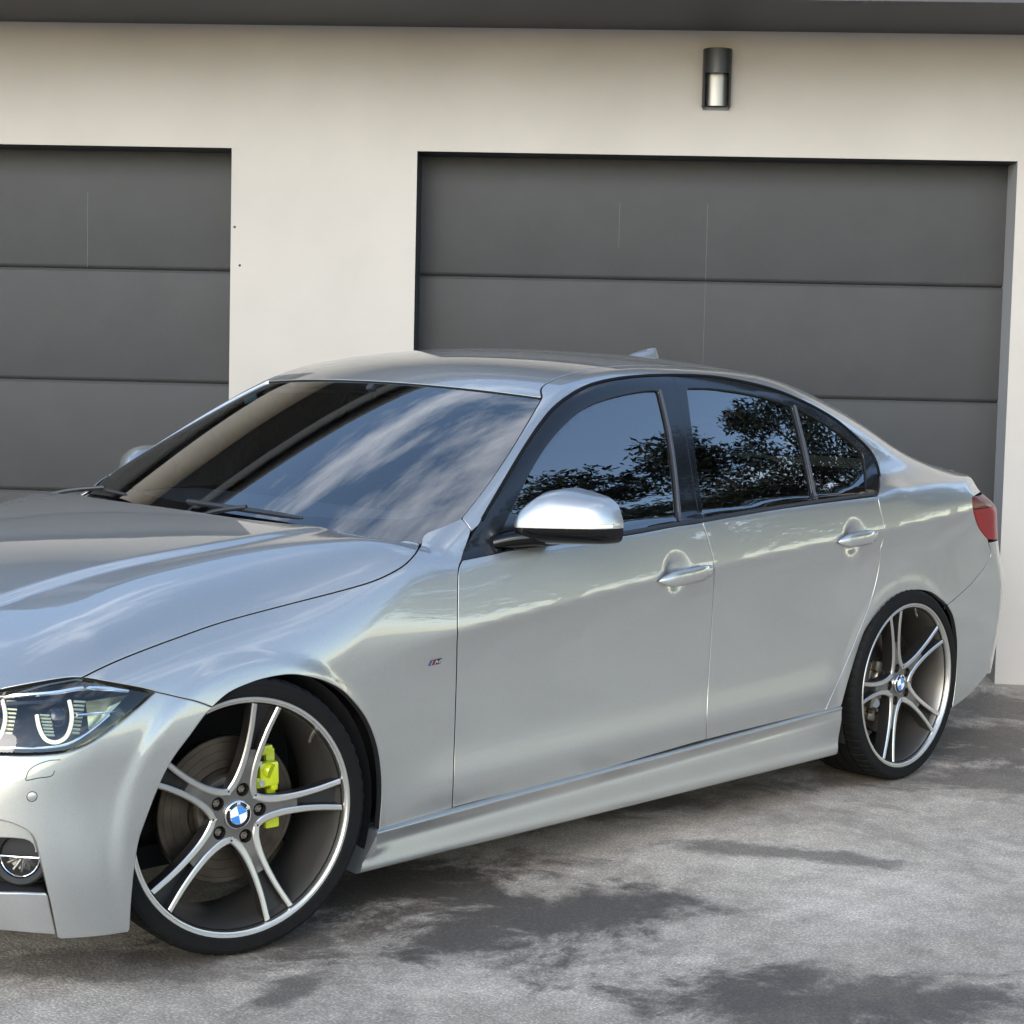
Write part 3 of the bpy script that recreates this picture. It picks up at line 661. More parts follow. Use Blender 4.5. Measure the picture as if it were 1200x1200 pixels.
# --- dark backing behind every seam so that gaps stay dark ---
for s in (1,-1):
    mb=MB()
    for c in (hood_line,door_f,door_m,door_r,sill_top,ditch,tr_side,rb_seam,bump_seam,fr_top,b_seam,a_seam,belt,rw_side,lamp_front):
        P=resample(c,.02); N=normal(P); t=np.gradient(P,axis=0); o=np.cross(t,N); o/=np.maximum(np.linalg.norm(o,axis=1,keepdims=True),1e-9)
        mb.grid([[(P[k]+o[k]*a-N[k]*.0145)*np.array([1,s,1.])-np.array(ROOT) for a in (-.018,.018)] for k in range(len(P))])
    mb.build('seam_backing',M['void'],car,smooth=False)
mb=MB(); P=resample(cat(hood_rear,mir(hood_rear)[::-1]),.02)
mb.grid([[np.array([p[0]+dx,p[1],zz])-np.array(ROOT) for dx,zz in ((-.03,p[2]-.035),(.02,.895),(.16,.88))] for p in P]); mb.build('cowl',M['dark'],car)
# --- under side and wheel wells ---
mb=MB(); mb.box((-.62-1.4,-.60,.155),(3.6-1.4,.60,.21)); mb.box((.40-1.4,-.86,.150),(2.42-1.4,.86,.24)); mb.box((.42-1.4,-.80,.24),(.55-1.4,.80,.80)); mb.box((3.2-1.4,-.74,.21),(3.55-1.4,.74,.5))
mb.build('underbody',M['void'],car,smooth=False)
for s in (1,-1):
    for (cx,cz),r in ((ARCH_F,.365),(ARCH_R,.350)):
        mb=MB(); G=[]
        for k in range(29):
            a=math.radians(-25+k*230/28); G.append([(cx+r*math.cos(a)-1.4,-s*w,cz+r*math.sin(a)) for w in (.875,.70,.56)])
        mb.grid(G,flip=(s<0)); 
        k0=len(mb.v); mb.v+=[(cx+r*math.cos(math.radians(-25+k*230/28))-1.4,-s*.56,cz+r*math.sin(math.radians(-25+k*230/28))) for k in range(29)]; mb.f.append(tuple(range(k0,k0+29))); mb.m.append(0)
        mb.build('wheel_well_liner',M['void'],car)
# ============================ wheels ========================================
RTY=.325
def wheel_meshes():
    R={}
    # tyre
    prof=[(0.262, -0.012), (0.267, -0.004), (0.272, 0.0014), (0.276, 0.0016), (0.2785, 0.0034), (0.284, 0.0052), (0.2845, 0.0061), (0.287, 0.0061), (0.2875, 0.0054), (0.297, 0.0062), (0.306, 0.0056), (0.3068, 0.0062), (0.309, 0.0059), (0.3096, 0.005), (0.316, 0.0025), (0.3205, -0.0035), (0.3235, -0.014), (0.3245, -0.024), (0.325, -0.04), (0.325, -0.0455), (0.319, -0.0462), (0.319, -0.0535), (0.325, -0.0542), (0.3252, -0.085), (0.319, -0.0857), (0.319, -0.094), (0.3252, -0.0947), (0.3252, -0.13), (0.319, -0.1307), (0.319, -0.139), (0.325, -0.1397), (0.325, -0.172), (0.319, -0.1727), (0.319, -0.18), (0.3248, -0.1807), (0.323, -0.212), (0.318, -0.225), (0.3, -0.236), (0.27, -0.225)]
    G=[]; n=64; ang=[]
    for k in range(n):
        for d in (0,.10,.16,.58): ang.append((k+d)*2*math.pi/n)
    for i,t in enumerate(ang):
        cut=(i%4) in (1,2) or False
        row=[]
        for r,a in prof:
            rr=r
            inn=(i%4) in (0,1)
            if inn and r>.3195 and (-.0455<a<-.001 or -.13<a<-.0945 or a<-.18): rr=r-.0035
            tw=t+ (0 if a>-.05 else .6*(a+.05))
            row.append((rr*math.cos(tw),-a,rr*math.sin(tw)))
        G.append(row)
    mb=MB(); mb.grid(G,cu=True,flip=True); R['tyre']=mb
    # rim lip and barrel
    mb=MB(); mb.lathe([(.2795,-.004),(.2795,.0035),(.2780,.0050),(.2725,.0045),(.2695,.0015),(.2665,.0010),(.2650,-.003),(.2640,-.012)],96,0,flip=True)
    mb.lathe([(.2640,-.012),(.2600,-.022),(.2560,-.045),(.2500,-.09),(.2480,-.19),(.262,-.215)],96,1,flip=True)
    R['rim']=mb
    # spokes: five hourglass arms, each two machined ribs either side of a deep slot
    CO=Sp((.040,.0405),(.050,.0345),(.058,.0292),(.066,.0255),(.08,.0215),(.10,.0182),(.118,.0168),(.14,.0167),(.16,.0175),(.18,.0192),(.204,.0220),(.23,.0264),(.262,.0326))
    EW=Sp((.04,.0190),(.06,.0190),(.08,.0178),(.12,.0160),(.20,.0145),(.262,.0140))
    T36=math.tan(math.pi/5)
    def face(r): return -.029+.0255*max(0,(r-.050)/.212)**1.2
    xs=list(np.linspace(.0415,.07,10))+list(np.linspace(.075,.15,12))+list(np.linspace(.158,.2605,14))
    sp=MB(); XE=.153
    for k in range(5):
        th=k*2*math.pi/5; c,s=math.cos(th),math.sin(th)
        for sd in (1,-1):
            G=[]
            for x in xs:
                co=float(CO(x)); e=float(EW(x)); lim=x*T36*.9995; ho=min(co+e/2,lim); hi=min(co-e/2,lim*.985); rr=math.hypot(x,co); f0=face(rr); bw=min(.0030,(ho-hi)*.3)
                ed=ho>=lim-1e-6
                U=[(ho-(0 if ed else .005),-.046),(ho,-.012),(ho,-.0002 if ed else -.0030),(ho-bw,0),(hi+bw,0),(hi,-.0026),(max(hi-.0008,.0005),-.028),(0,-.028)]
                xx=x if x<.25 else min(x,math.sqrt(.2632**2-ho**2)) 
                G.append([(c*xx-s*u*sd,-(f0+da),s*xx+c*u*sd) for u,da in U])
            n0=len(sp.f); sp.grid(G,0,flip=(sd<0)); m=len(G[0])-1
            for i in range(n0,len(sp.f)):
                col=(i-n0)%m
                sp.m[i]=1 if col in (2,3,4) else 2  # recess floors and spoke walls coloured dark for the shade of depth
    # hub plate with wedge fingers, bolt holes and centre hole
    loop=[]
    px_=[x for x in xs if x<XE]+[XE]
    for k in range(5):
        th=k*2*math.pi/5; c,s=math.cos(th),math.sin(th)
        hi=lambda x: min(float(CO(x))-float(EW(x))/2,x*T36*.985)+.0004
        loop+=[(c*x+s*hi(x),s*x-c*hi(x)) for x in px_[::-1]][::-1][::-1][::-1] if False else [(c*x+s*hi(x),s*x-c*hi(x)) for x in px_]+[(c*x-s*hi(x),s*x+c*hi(x)) for x in px_[::-1]]
    loop=np.array(loop); holes=[[(.0325*math.cos(a),.0325*math.sin(a)) for a in np.linspace(0,2*math.pi,40,endpoint=False)]]
    for k in range(5):
        th=k*2*math.pi/5; holes.append([(.058*math.cos(th)+.0160*math.cos(a),.058*math.sin(th)+.0160*math.sin(a)) for a in np.linspace(0,2*math.pi,28,endpoint=False)])
    pts=list(loop); ed=[(i,(i+1)%len(loop)) for i in range(len(loop))]
    for h in holes: k=len(pts); pts+=h; ed+=[(k+i,k+(i+1)%len(h)) for i in range(len(h))]
    gx=np.linspace(-.16,.16,60); gg=np.array([(x,y) for x in gx for y in gx]); mk=inpoly(gg,loop)
    for h in holes: mk&=~inpoly(gg,np.array(h))
    dm=((gg[:,None]-np.array(pts)[None])**2).sum(2).min(1)>.003**2; gg=gg[mk&dm]
    r_=delaunay_2d_cdt([Vector(q) for q in pts]+[Vector(q) for q in gg],ed,[],0,1e-7)
    V2=np.array([v[:] for v in r_[0]]); T2=np.array(r_[2],int); cc=V2[T2].mean(1); ok=inpoly(cc,loop)
    for h in holes: ok&=~inpoly(cc,np.array(h))
    pz=lambda x,y: -(face(math.hypot(x,y))-.0022-.004*float(sstep(.10,.15,np.array(math.hypot(x,y)))))
    sp.add([(x,pz(x,y),y) for x,y in V2],[tuple(t)[::-1] if area2(V2[t])>0 else tuple(t) for t in T2[ok]],0)
    for h in holes: sp.grid([[(x,pz(x,y)+d,y) for x,y in h] for d in (0,.026)],2,cv=True,flip=True)
    for k in range(5):
        th=k*2*math.pi/5; c,s=math.cos(th),math.sin(th); hh=float(CO(XE))-float(EW(XE))/2
        sp.grid([[(c*XE-s*u,pz(XE,0)+d,s*XE+c*u) for u in (-hh,0,hh)] for d in (0,.026)],0,flip=False)
        th2=th+math.pi/5; q=(.0612*math.cos(th2),.0612*math.sin(th2)); fz_=-(face(.061)+.0004)
        sp.add([(q[0]+.0026*math.cos(a),fz_,q[1]+.0026*math.sin(a)) for a in np.linspace(0,2*math.pi,10,endpoint=False)],[tuple(range(10))[::-1]],2)
    sp.lathe([(.070,-.060),(.068,-.052),(.033,-.052)],40,2,flip=True)
    R['spokes']=sp
    # lug bolt
    mb=MB(); mb.lathe([(.0130,-.024),(.0125,-.020),(.0108,-.018),(.0100,-.010),(.0086,-.0085),(.0066,-.0085),(.0060,-.014),(.0001,-.014)],6,1,flip=True); mb.lathe([(.0155,-.026),(.0130,-.021)],24,0,flip=True); R['lug_bolt']=mb
    # cap
    mb=MB(); mb.lathe([(.0335,-.030),(.0335,-.0255),(.0325,-.0245),(.0305,-.0240)],48,2,flip=True); mb.lathe([(.0305,-.0240),(.0222,-.0228)],48,0,flip=True); mb.lathe([(.0222,-.0228),(.0212,-.0222),(.0206,-.0226)],48,2,flip=True)
    for q in range(4):
        for i in range(8):
            a0=q*math.pi/2+i*math.pi/16; a1=a0+math.pi/16
            for r0,r1,d0,d1 in ((0,.010,-.0216,-.0218),(.010,.0206,-.0218,-.0226)):
                mb.add([(r0*math.cos(a0),-d0,r0*math.sin(a0)),(r1*math.cos(a0),-d1,r1*math.sin(a0)),(r1*math.cos(a1),-d1,r1*math.sin(a1)),(r0*math.cos(a1),-d0,r0*math.sin(a1))],[(3,2,1,0)],3 if q%2 else 1)
    R['cap']=mb
    # brake disc
    mb=MB(); mb.lathe([(.085,-.118),(.085,-.082),(.098,-.080),(.100,-.084),(.118,-.084),(.1185,-.0848),(.1195,-.0848),(.120,-.084),(.140,-.084),(.1405,-.0846),(.1415,-.0846),(.142,-.084),(.160,-.084),(.1605,-.0848),(.1615,-.0848),(.162,-.084),(.172,-.084),(.174,-.086),(.174,-.106),(.172,-.108),(.09,-.108)],72,0,flip=True); mb.lathe([(.001,-.07),(.080,-.07),(.085,-.076),(.085,-.082)],48,1,flip=True); R['brake_disc']=mb
    mb=MB(); mb.tube([(.258,.030,0),(.247,.024,0),(.236,.016,0)],[.0055,.0048,.0042],n=10); R['valve']=mb
    return R
WM=wheel_meshes()
def letters(txt):
    cu=bpy.data.curves.new('t','FONT'); cu.body=txt; cu.size=.0095; cu.align_x='CENTER'; cu.align_y='CENTER'; cu.extrude=.0003; cu.offset=.0002
    ob=bpy.data.objects.new('t',cu); COL.objects.link(ob); dg=bpy.context.evaluated_depsgraph_get(); dg.update()
    me=bpy.data.meshes.new_from_object(ob.evaluated_get(dg)); V=[v.co[:] for v in me.vertices]; Fc=[list(p.vertices) for p in me.polygons]
    bpy.data.objects.remove(ob); bpy.data.curves.remove(cu); bpy.data.meshes.remove(me); return V,Fc
mbL=MB()
for ch,a in (('B',148),('M',90),('W',32)):
    V,Fc=letters(ch); a=math.radians(a); rr=.0263
    mbL.add([(rr*math.cos(a)+(v[0]*math.sin(a)+v[1]*math.cos(a)),.0236-v[2]-.0004,rr*math.sin(a)+(-v[0]*math.cos(a)+v[1]*math.sin(a))) for v in V],Fc)
CAL=MB()   # caliper in the wheel frame (+x side of the disc)
for x0,x1,z0,z1,d0,d1,bv in ((.070,.121,.046,.104,-.078,-.048,.008),(.064,.110,.120,.143,-.080,-.056,.005),(.064,.079,.088,.128,-.080,-.060,.004),(.062,.088,.044,.070,-.074,-.052,.005),(.084,.121,-.056,-.024,-.078,-.054,.006),(.100,.124,-.05,.13,-.14,-.074,.005),(.100,.118,.034,.060,-.072,-.050,.005)):
    CAL.box((x0,-d1,z0),(x1,-d0,z1),0,bev=bv)
CAL.tube([(.092,.060,.086),(.100,.046,.082)],[.020,.017],n=18); CAL.tube([(.075,.058,.057),(.075,.047,.057)],.0075,1,n=12); CAL.tube([(.072,.060,.104),(.072,.050,.104)],.006,1,n=10)
wheel_protos={}
def place_wheel(loc,rz,phase,label,cal_ang,proto):
    def put(key,name,mats,parent,sharp=35):
        if key not in wheel_protos: 
            ob=WM[key].build(name,mats,None,sharp=sharp) if key in WM else (mbL if key=='letters' else CAL).build(name,mats,None,sharp=sharp)
            wheel_protos[key]=ob.data
            ob.parent=parent; return ob
        ob=bpy.data.objects.new(name,wheel_protos[key]); COL.objects.link(ob); ob.parent=parent; return ob
    w=put('rim','wheel',[M['mach'],M['barrel']],car); w.location=(loc[0]-1.4,loc[1],loc[2]); w.rotation_euler=(0,0,rz)
    w['label']=label
    put('tyre','tyre',M['rubber'],w,30)
    s=put('spokes','spokes',[M['rimgrey'],M['mach'],M['slot']],w,32); s.rotation_euler=(0,-phase,0)
    c=put('cap','centre_cap',[M['gloss'],M['blue'],M['chrome'],M['white']],w); c.rotation_euler=(0,-.25,0)
    l=put('letters','cap_lettering',M['white'],w); l.rotation_euler=(0,-.0,0)
    for k in range(5):
        a=phase+k*2*math.pi/5; b=put('lug_bolt','lug_bolt',[M['slot'],M['bolt']],w); b.location=(.058*math.cos(a),.030,.058*math.sin(a))
    vv=put('valve','valve_stem',[M['bolt']],w); vv.rotation_euler=(0,-(phase-.62),0)
    put('brake_disc','brake_disc',[M['disc'],M['bolt']],w,40)
    q=put('cal' if proto else 'cal_r','brake_caliper',[M['caliper'],M['chrome']] if proto else [M['bolt'],M['bolt']],w,40); q.rotation_euler=(0,-cal_ang,0)
STEER=-.1997
YF,YR=-.8790,-.8985
d2r=math.radians
place_wheel((0,YF,RTY),STEER,d2r(77),'front wheel turned slightly, lime caliper showing',d2r(3),1)
place_wheel((2.81,YR,RTY),0,d2r(108),'rear wheel with twin-spoke alloy rim',d2r(165),0)
place_wheel((0,-YF,RTY),math.pi+STEER,d2r(30),'front wheel on the garage side',d2r(177),1)
place_wheel((2.81,-YR,RTY),math.pi,d2r(50),'rear wheel on the garage side',d2r(20),0)
for xa in (-.16,2.66):
    mb=MB(); mb.box((xa-1.4,-.66,.26),(xa+.32-1.4,.66,.38)); mb.build('axle_carrier',M['void'],car,smooth=False)
# ============================ garage ========================================
PHI=math.radians(-50); WD=3.58; TILT=.0138
BM=Matrix.Rotation(-TILT,4,'X')@Matrix.Rotation(PHI,4,'Z')@Matrix.Translation((0,WD,0))
gar=empty('garage_building'); gar.matrix_world=BM
tag(gar,'cream rendered garage building with two dark grey sectional doors','garage')
def wall_mat():
    m,t,o=new_mat('cream_render'); b=t.nodes.new('ShaderNodeBsdfPrincipled'); t.links.new(b.outputs[0],o.inputs[0]); b.inputs['Roughness'].default_value=.9
    b.inputs['Specular IOR Level'].default_value=.2
    c=t.nodes.new('ShaderNodeTexCoord'); n=t.nodes.new('ShaderNodeTexNoise'); n.inputs['Scale'].default_value=1.3; n.inputs['Detail'].default_value=8
    t.links.new(c.outputs['Object'],n.inputs['Vector']); r=t.nodes.new('ShaderNodeValToRGB')
    r.color_ramp.elements[0].color=(.415,.382,.342,1); r.color_ramp.elements[1].color=(.475,.440,.396,1); r.color_ramp.elements[0].position=.3; r.color_ramp.elements[1].position=.7
    t.links.new(n.outputs['Fac'],r.inputs[0]); t.links.new(r.outputs[0],b.inputs['Base Color'])
    n2=t.nodes.new('ShaderNodeTexNoise'); n2.inputs['Scale'].default_value=170; n2.inputs['Detail'].default_value=5
    t.links.new(c.outputs['Object'],n2.inputs['Vector']); bp=t.nodes.new('ShaderNodeBump'); bp.inputs['Strength'].default_value=.22; bp.inputs['Distance'].default_value=.004
    t.links.new(n2.outputs['Fac'],bp.inputs['Height']); t.links.new(bp.outputs[0],b.inputs['Normal']); return m
GW=wall_mat(); GD=pbr('anthracite_door',(.036,.037,.038),.62,noise=.09,nscale=5,bump=.10,bscale=260); GF=pbr('anthracite_frame_and_shade',(.03,.031,.033),.5)
GS=pbr('dark_soffit',(.06,.061,.064),.6); GR=pbr('roof_tile_dark',(.06,.06,.065),.7)
DT=2.29; D1=(.575,3.195); D0=(-2.875,-.255); WT=2.86; REC=.2
# wall: quads with the two openings and their reveals, 0.3 m thick
mb=MB()
xs=[-7,D0[0],D0[1],D1[0],D1[1],4.1]
def q(x0,z0,x1,z1): mb.add([(x0,0,z0),(x1,0,z0),(x1,0,z1),(x0,0,z1)],[(0,1,2,3)])
q(xs[0],-.3,xs[1],WT); q(xs[2],-.3,xs[3],WT); q(xs[4],-.3,xs[5],WT); q(xs[1],DT,xs[2],WT); q(xs[3],DT,xs[4],WT)
mb.add([(-7,0,WT),(4.1,0,WT),(4.1,6,WT),(-7,6,WT)],[(0,1,2,3)]); mb.add([(-7,0,-.3),(-7,6,-.3),(-7,6,WT),(-7,0,WT)],[(3,2,1,0)]); mb.add([(4.1,0,-.3),(4.1,6,-.3),(4.1,6,WT),(4.1,0,WT)],[(0,1,2,3)])
mb.build('wall',GW,gar,smooth=False)
GJ=pbr('reveal_lit_grey',(.34,.33,.33),.8)
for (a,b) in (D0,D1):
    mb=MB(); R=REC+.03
    mb.add([(a,0,-.3),(a,R,-.3),(a,R,DT),(a,0,DT)],[(0,1,2,3)],0); mb.add([(b,0,-.3),(b,R,-.3),(b,R,DT),(b,0,DT)],[(3,2,1,0)],1); mb.add([(a,0,DT),(b,0,DT),(b,R,DT),(a,R,DT)],[(3,2,1,0)],0)  # light put into the colours: shaded jamb and lintel dark, lit jamb paler
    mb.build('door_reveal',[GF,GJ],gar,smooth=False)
    # sectional door
    seams=[.20,.725,1.24,1.755,DT+.03]; z0=-.25
    dr=None
    mb=MB(); mb.box((a-.03,REC+.035,-.3),(b+.03,REC+.07,DT+.03)); dr=mb.build('garage_door',GF,gar,smooth=False)
    for z1 in seams:
        mb=MB(); g=.005; lo,hi=z0+g*.4,z1-g*.6
        if hi>lo:
            pr=[(REC+.04,lo),(REC+.012,lo),(REC+.004,lo+.007),(REC+.0,lo+.016),(REC+.0,hi-.011),(REC+.007,hi),(REC+.04,hi)]
            k=np.linspace(a-.01,b+.01,9); mb.grid([[(x,y,z) for y,z in pr] for x in k],flip=True)
            mb.build('door_panel',GD,dr,sharp=25)
        z0=z1
# fine vertical marks where door sheets meet
for x,za,zb_ in ((1.87,1.76,2.10),(1.87,1.25,1.75),(-.963,1.76,2.10),(1.475,1.90,2.10)):
    mb=MB(); mb.box((x-.0008,REC-.0008,za),(x+.0008,REC+.002,zb_)); mb.build('door_scratch',pbr('pale_line',(.085,.085,.085),.5),gar,smooth=False)
for x,z in ((-.238,1.942),(-.213,1.772)):
    mb=MB(); mb.lathe([(.0001,.003),(.004,.003),(.006,.0)],10,c=(x,0,z),flip=True); mb.build('wall_screw',GF,gar)
# eave: soffit board, fascia and gutter, low roof
mb=MB(); mb.box((-7.4,-.74,WT-.03),(4.25,.3,WT+.015)); mb.build('soffit',GS,gar,smooth=False)
mb=MB(); mb.box((-7.42,-.78,WT-.045),(4.27,-.735,WT+.20)); mb.build('fascia',GS,gar,smooth=False)
mb=MB(); G=[]
for x in np.linspace(-7.45,4.28,40): G.append([(x,-.845+.065*math.cos(a),WT+.16+.065*math.sin(a)) for a in np.linspace(math.pi,2*math.pi,9)])
mb.grid(G); mb.build('gutter',GF,gar)
mb=MB(); mb.add([(-7.5,-.82,WT+.19),(4.3,-.82,WT+.19),(4.3,3.0,WT+1.1),(-7.5,3.0,WT+1.1),(-7.5,6.6,WT+.2),(4.3,6.6,WT+.2)],[(0,1,2,3),(3,2,5,4)]); mb.build('roof',GR,gar,smooth=False)
# wall lamp
lamp=empty('wall_lamp'); lamp.matrix_world=BM@Matrix.Translation((1.883,0,2.50))
tag(lamp,'small anthracite wall light with half-open front above the garage door','wall lamp')
LH=pbr('lamp_anthracite',(.045,.047,.05),.35,metal=.5); LR=pbr('lamp_reflector',(.34,.33,.31),.42,metal=.8)
mb=MB(); hgt=.245; n=16
def arc(r,y0=-.03,a0=180,a1=360): return [(r*math.cos(math.radians(a0+(a1-a0)*k/n)),y0+r*.92*math.sin(math.radians(a0+(a1-a0)*k/n))) for k in range(n+1)]
out_=arc(.0625)
zsplit=.14
# wings (left and right part of the shell, full height), hood (upper centre)
full=[(.0625,-.001)]; ring=[(-.0625,-.002)]+out_+[(.0625,-.002)]
mb.grid([[(x,y,z) for x,y in ring] for z in (zsplit,hgt-.004,hgt)],flip=True)
mb.add([(x,y,hgt) for x,y in ring],[tuple(range(len(ring)))[::-1]])
ins=[(x*.93,y*.94+.0) for x,y in ring]
mb.add([(x,y,zsplit) for x,y in ring],[tuple(range(len(ring)))])
for side in (0,1):
    sub=ring[:5] if side==0 else ring[-5:]
    inn=[(x*.86,y*.86) for x,y in sub]
    mb.grid([[(x,y,z) for x,y in sub] for z in (.0,zsplit)],flip=True); mb.grid([[(x,y,z) for x,y in inn] for z in (.0,zsplit)])
    k=4 if side==0 else 0
    mb.add([(*sub[k],0),(*sub[k],zsplit),(*inn[k],zsplit),(*inn[k],0)],[(0,1,2,3),(3,2,1,0)])
    mb.add([(*p,0) for p in sub]+[(*p,0) for p in inn[::-1]],[tuple(range(10))])
mb.build('lamp_housing',LH,lamp,sharp=30)
mb=MB(); mb.box((-.058,-.004,-.012),(.058,.0,hgt-.01)); mb.build('back_plate',LH,lamp,smooth=False)
mb=MB(); back=[(.047*math.cos(math.radians(a)),-.012-.022*abs(math.sin(math.radians(a)))) for a in range(180,361,15)]
mb.grid([[(x,y,z) for x,y in back] for z in (.004,zsplit)],flip=True); mb.build('reflector',LR,lamp)
# ============================ ground ========================================
def ground_mat():
    m,t,o=new_mat('worn_asphalt'); N=t.nodes; Lk=t.links.new; b=N.new('ShaderNodeBsdfPrincipled'); Lk(b.outputs[0],o.inputs[0])
    c=N.new('ShaderNodeTexCoord'); P=c.outputs['Object']
    def noise(s,d=6,r=.55,dist=0):
        n=N.new('ShaderNodeTexNoise'); n.inputs['Scale'].default_value=s; n.inputs['Detail'].default_value=d; n.inputs['Roughness'].default_value=r; n.inputs['Distortion'].default_value=dist; Lk(P,n.inputs['Vector']); return n.outputs['Fac']
    def ramp(x,p0,c0,p1,c1):
        r=N.new('ShaderNodeValToRGB'); r.color_ramp.elements[0].position=p0; r.color_ramp.elements[1].position=p1; r.color_ramp.elements[0].color=(*c0,1); r.color_ramp.elements[1].color=(*c1,1); Lk(x,r.inputs[0]); return r.outputs[0]
    def mix(f,a,bb,mode='MIX'):
        x=N.new('ShaderNodeMixRGB'); x.blend_type=mode
        for i,v in ((0,f),(1,a),(2,bb)):
            if isinstance(v,(int,float)): x.inputs[i].default_value=v
            elif isinstance(v,tuple): x.inputs[i].default_value=(*v,1)
            else: Lk(v,x.inputs[i])
        return x.outputs[0]
    base=ramp(noise(.8,9,.62),.30,(.31,.25,.19),.62,(.76,.65,.52))
    fine=ramp(noise(9,8,.7),.30,(.72,.71,.70),.70,(1.22,1.22,1.22)); base=mix(1.0,base,fine,'MULTIPLY')
    # damp and oily stains: ellipses torn open by coarse and fine noise
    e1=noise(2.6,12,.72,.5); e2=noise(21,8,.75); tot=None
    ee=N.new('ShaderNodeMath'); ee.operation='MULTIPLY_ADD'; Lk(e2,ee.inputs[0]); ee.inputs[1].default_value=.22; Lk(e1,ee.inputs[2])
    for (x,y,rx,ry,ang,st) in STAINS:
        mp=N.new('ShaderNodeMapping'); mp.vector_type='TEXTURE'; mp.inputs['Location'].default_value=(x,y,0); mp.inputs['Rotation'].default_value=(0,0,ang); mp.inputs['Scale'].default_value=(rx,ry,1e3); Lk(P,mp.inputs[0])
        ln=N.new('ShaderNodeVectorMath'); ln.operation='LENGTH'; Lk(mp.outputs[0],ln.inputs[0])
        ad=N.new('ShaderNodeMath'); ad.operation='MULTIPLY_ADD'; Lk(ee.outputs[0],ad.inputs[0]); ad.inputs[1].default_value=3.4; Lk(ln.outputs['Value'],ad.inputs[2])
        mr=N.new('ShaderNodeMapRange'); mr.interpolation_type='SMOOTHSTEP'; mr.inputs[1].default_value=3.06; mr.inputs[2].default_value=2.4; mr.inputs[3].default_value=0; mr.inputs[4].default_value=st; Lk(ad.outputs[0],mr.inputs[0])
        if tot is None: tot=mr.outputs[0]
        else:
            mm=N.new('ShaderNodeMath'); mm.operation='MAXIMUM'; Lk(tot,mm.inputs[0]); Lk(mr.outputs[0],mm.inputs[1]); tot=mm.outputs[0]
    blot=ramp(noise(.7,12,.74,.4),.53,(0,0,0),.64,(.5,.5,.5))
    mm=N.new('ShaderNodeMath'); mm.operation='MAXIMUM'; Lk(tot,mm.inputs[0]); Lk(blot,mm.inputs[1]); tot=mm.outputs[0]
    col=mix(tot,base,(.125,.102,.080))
    tan=ramp(noise(1.3,9,.68,.3),.50,(0,0,0),.68,(.55,.55,.55)); col=mix(tan,col,mix(.5,col,(.50,.38,.26)))
    gr=noise(150,4,.75); grain=ramp(gr,.36,(.66,.66,.66),.66,(1.28,1.28,1.28)); col=mix(1.0,col,grain,'MULTIPLY')
    vor=N.new('ShaderNodeTexVoronoi'); vor.inputs['Scale'].default_value=115; Lk(P,vor.inputs['Vector'])
    sp=ramp(vor.outputs['Distance'],.10,(1.25,1.25,1.25),.50,(.55,.55,.55)); col=mix(.55,col,sp,'MULTIPLY')
    Lk(col,b.inputs['Base Color']); b.inputs['Roughness'].default_value=.85
    rr=N.new('ShaderNodeMapRange'); rr.inputs[3].default_value=.88; rr.inputs[4].default_value=.6; Lk(tot,rr.inputs[0]); Lk(rr.outputs[0],b.inputs['Roughness'])
    hh=mix(.5,gr,vor.outputs['Distance']); bp=N.new('ShaderNodeBump'); bp.inputs['Strength'].default_value=.55; bp.inputs['Distance'].default_value=.006; Lk(hh,bp.inputs['Height']); Lk(bp.outputs[0],b.inputs['Normal'])
    return m
def gpt(px,py):
    d=rays([(px,py)])[0]; return CAM-d*(CAM[2]/d[2])
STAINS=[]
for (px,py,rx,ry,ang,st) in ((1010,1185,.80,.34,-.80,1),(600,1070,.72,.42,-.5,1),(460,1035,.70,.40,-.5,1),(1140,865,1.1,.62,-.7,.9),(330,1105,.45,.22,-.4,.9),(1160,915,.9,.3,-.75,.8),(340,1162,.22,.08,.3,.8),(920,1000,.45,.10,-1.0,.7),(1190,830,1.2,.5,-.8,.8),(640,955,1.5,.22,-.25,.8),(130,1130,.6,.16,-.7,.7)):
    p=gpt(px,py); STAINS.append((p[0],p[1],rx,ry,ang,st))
g=mesh_obj('ground',[(-220,-220,0),(220,-220,0),(220,220,0),(-220,220,0)],[(0,1,2,3)],ground_mat(),smooth=False); tag(g,None,None,kind='structure')
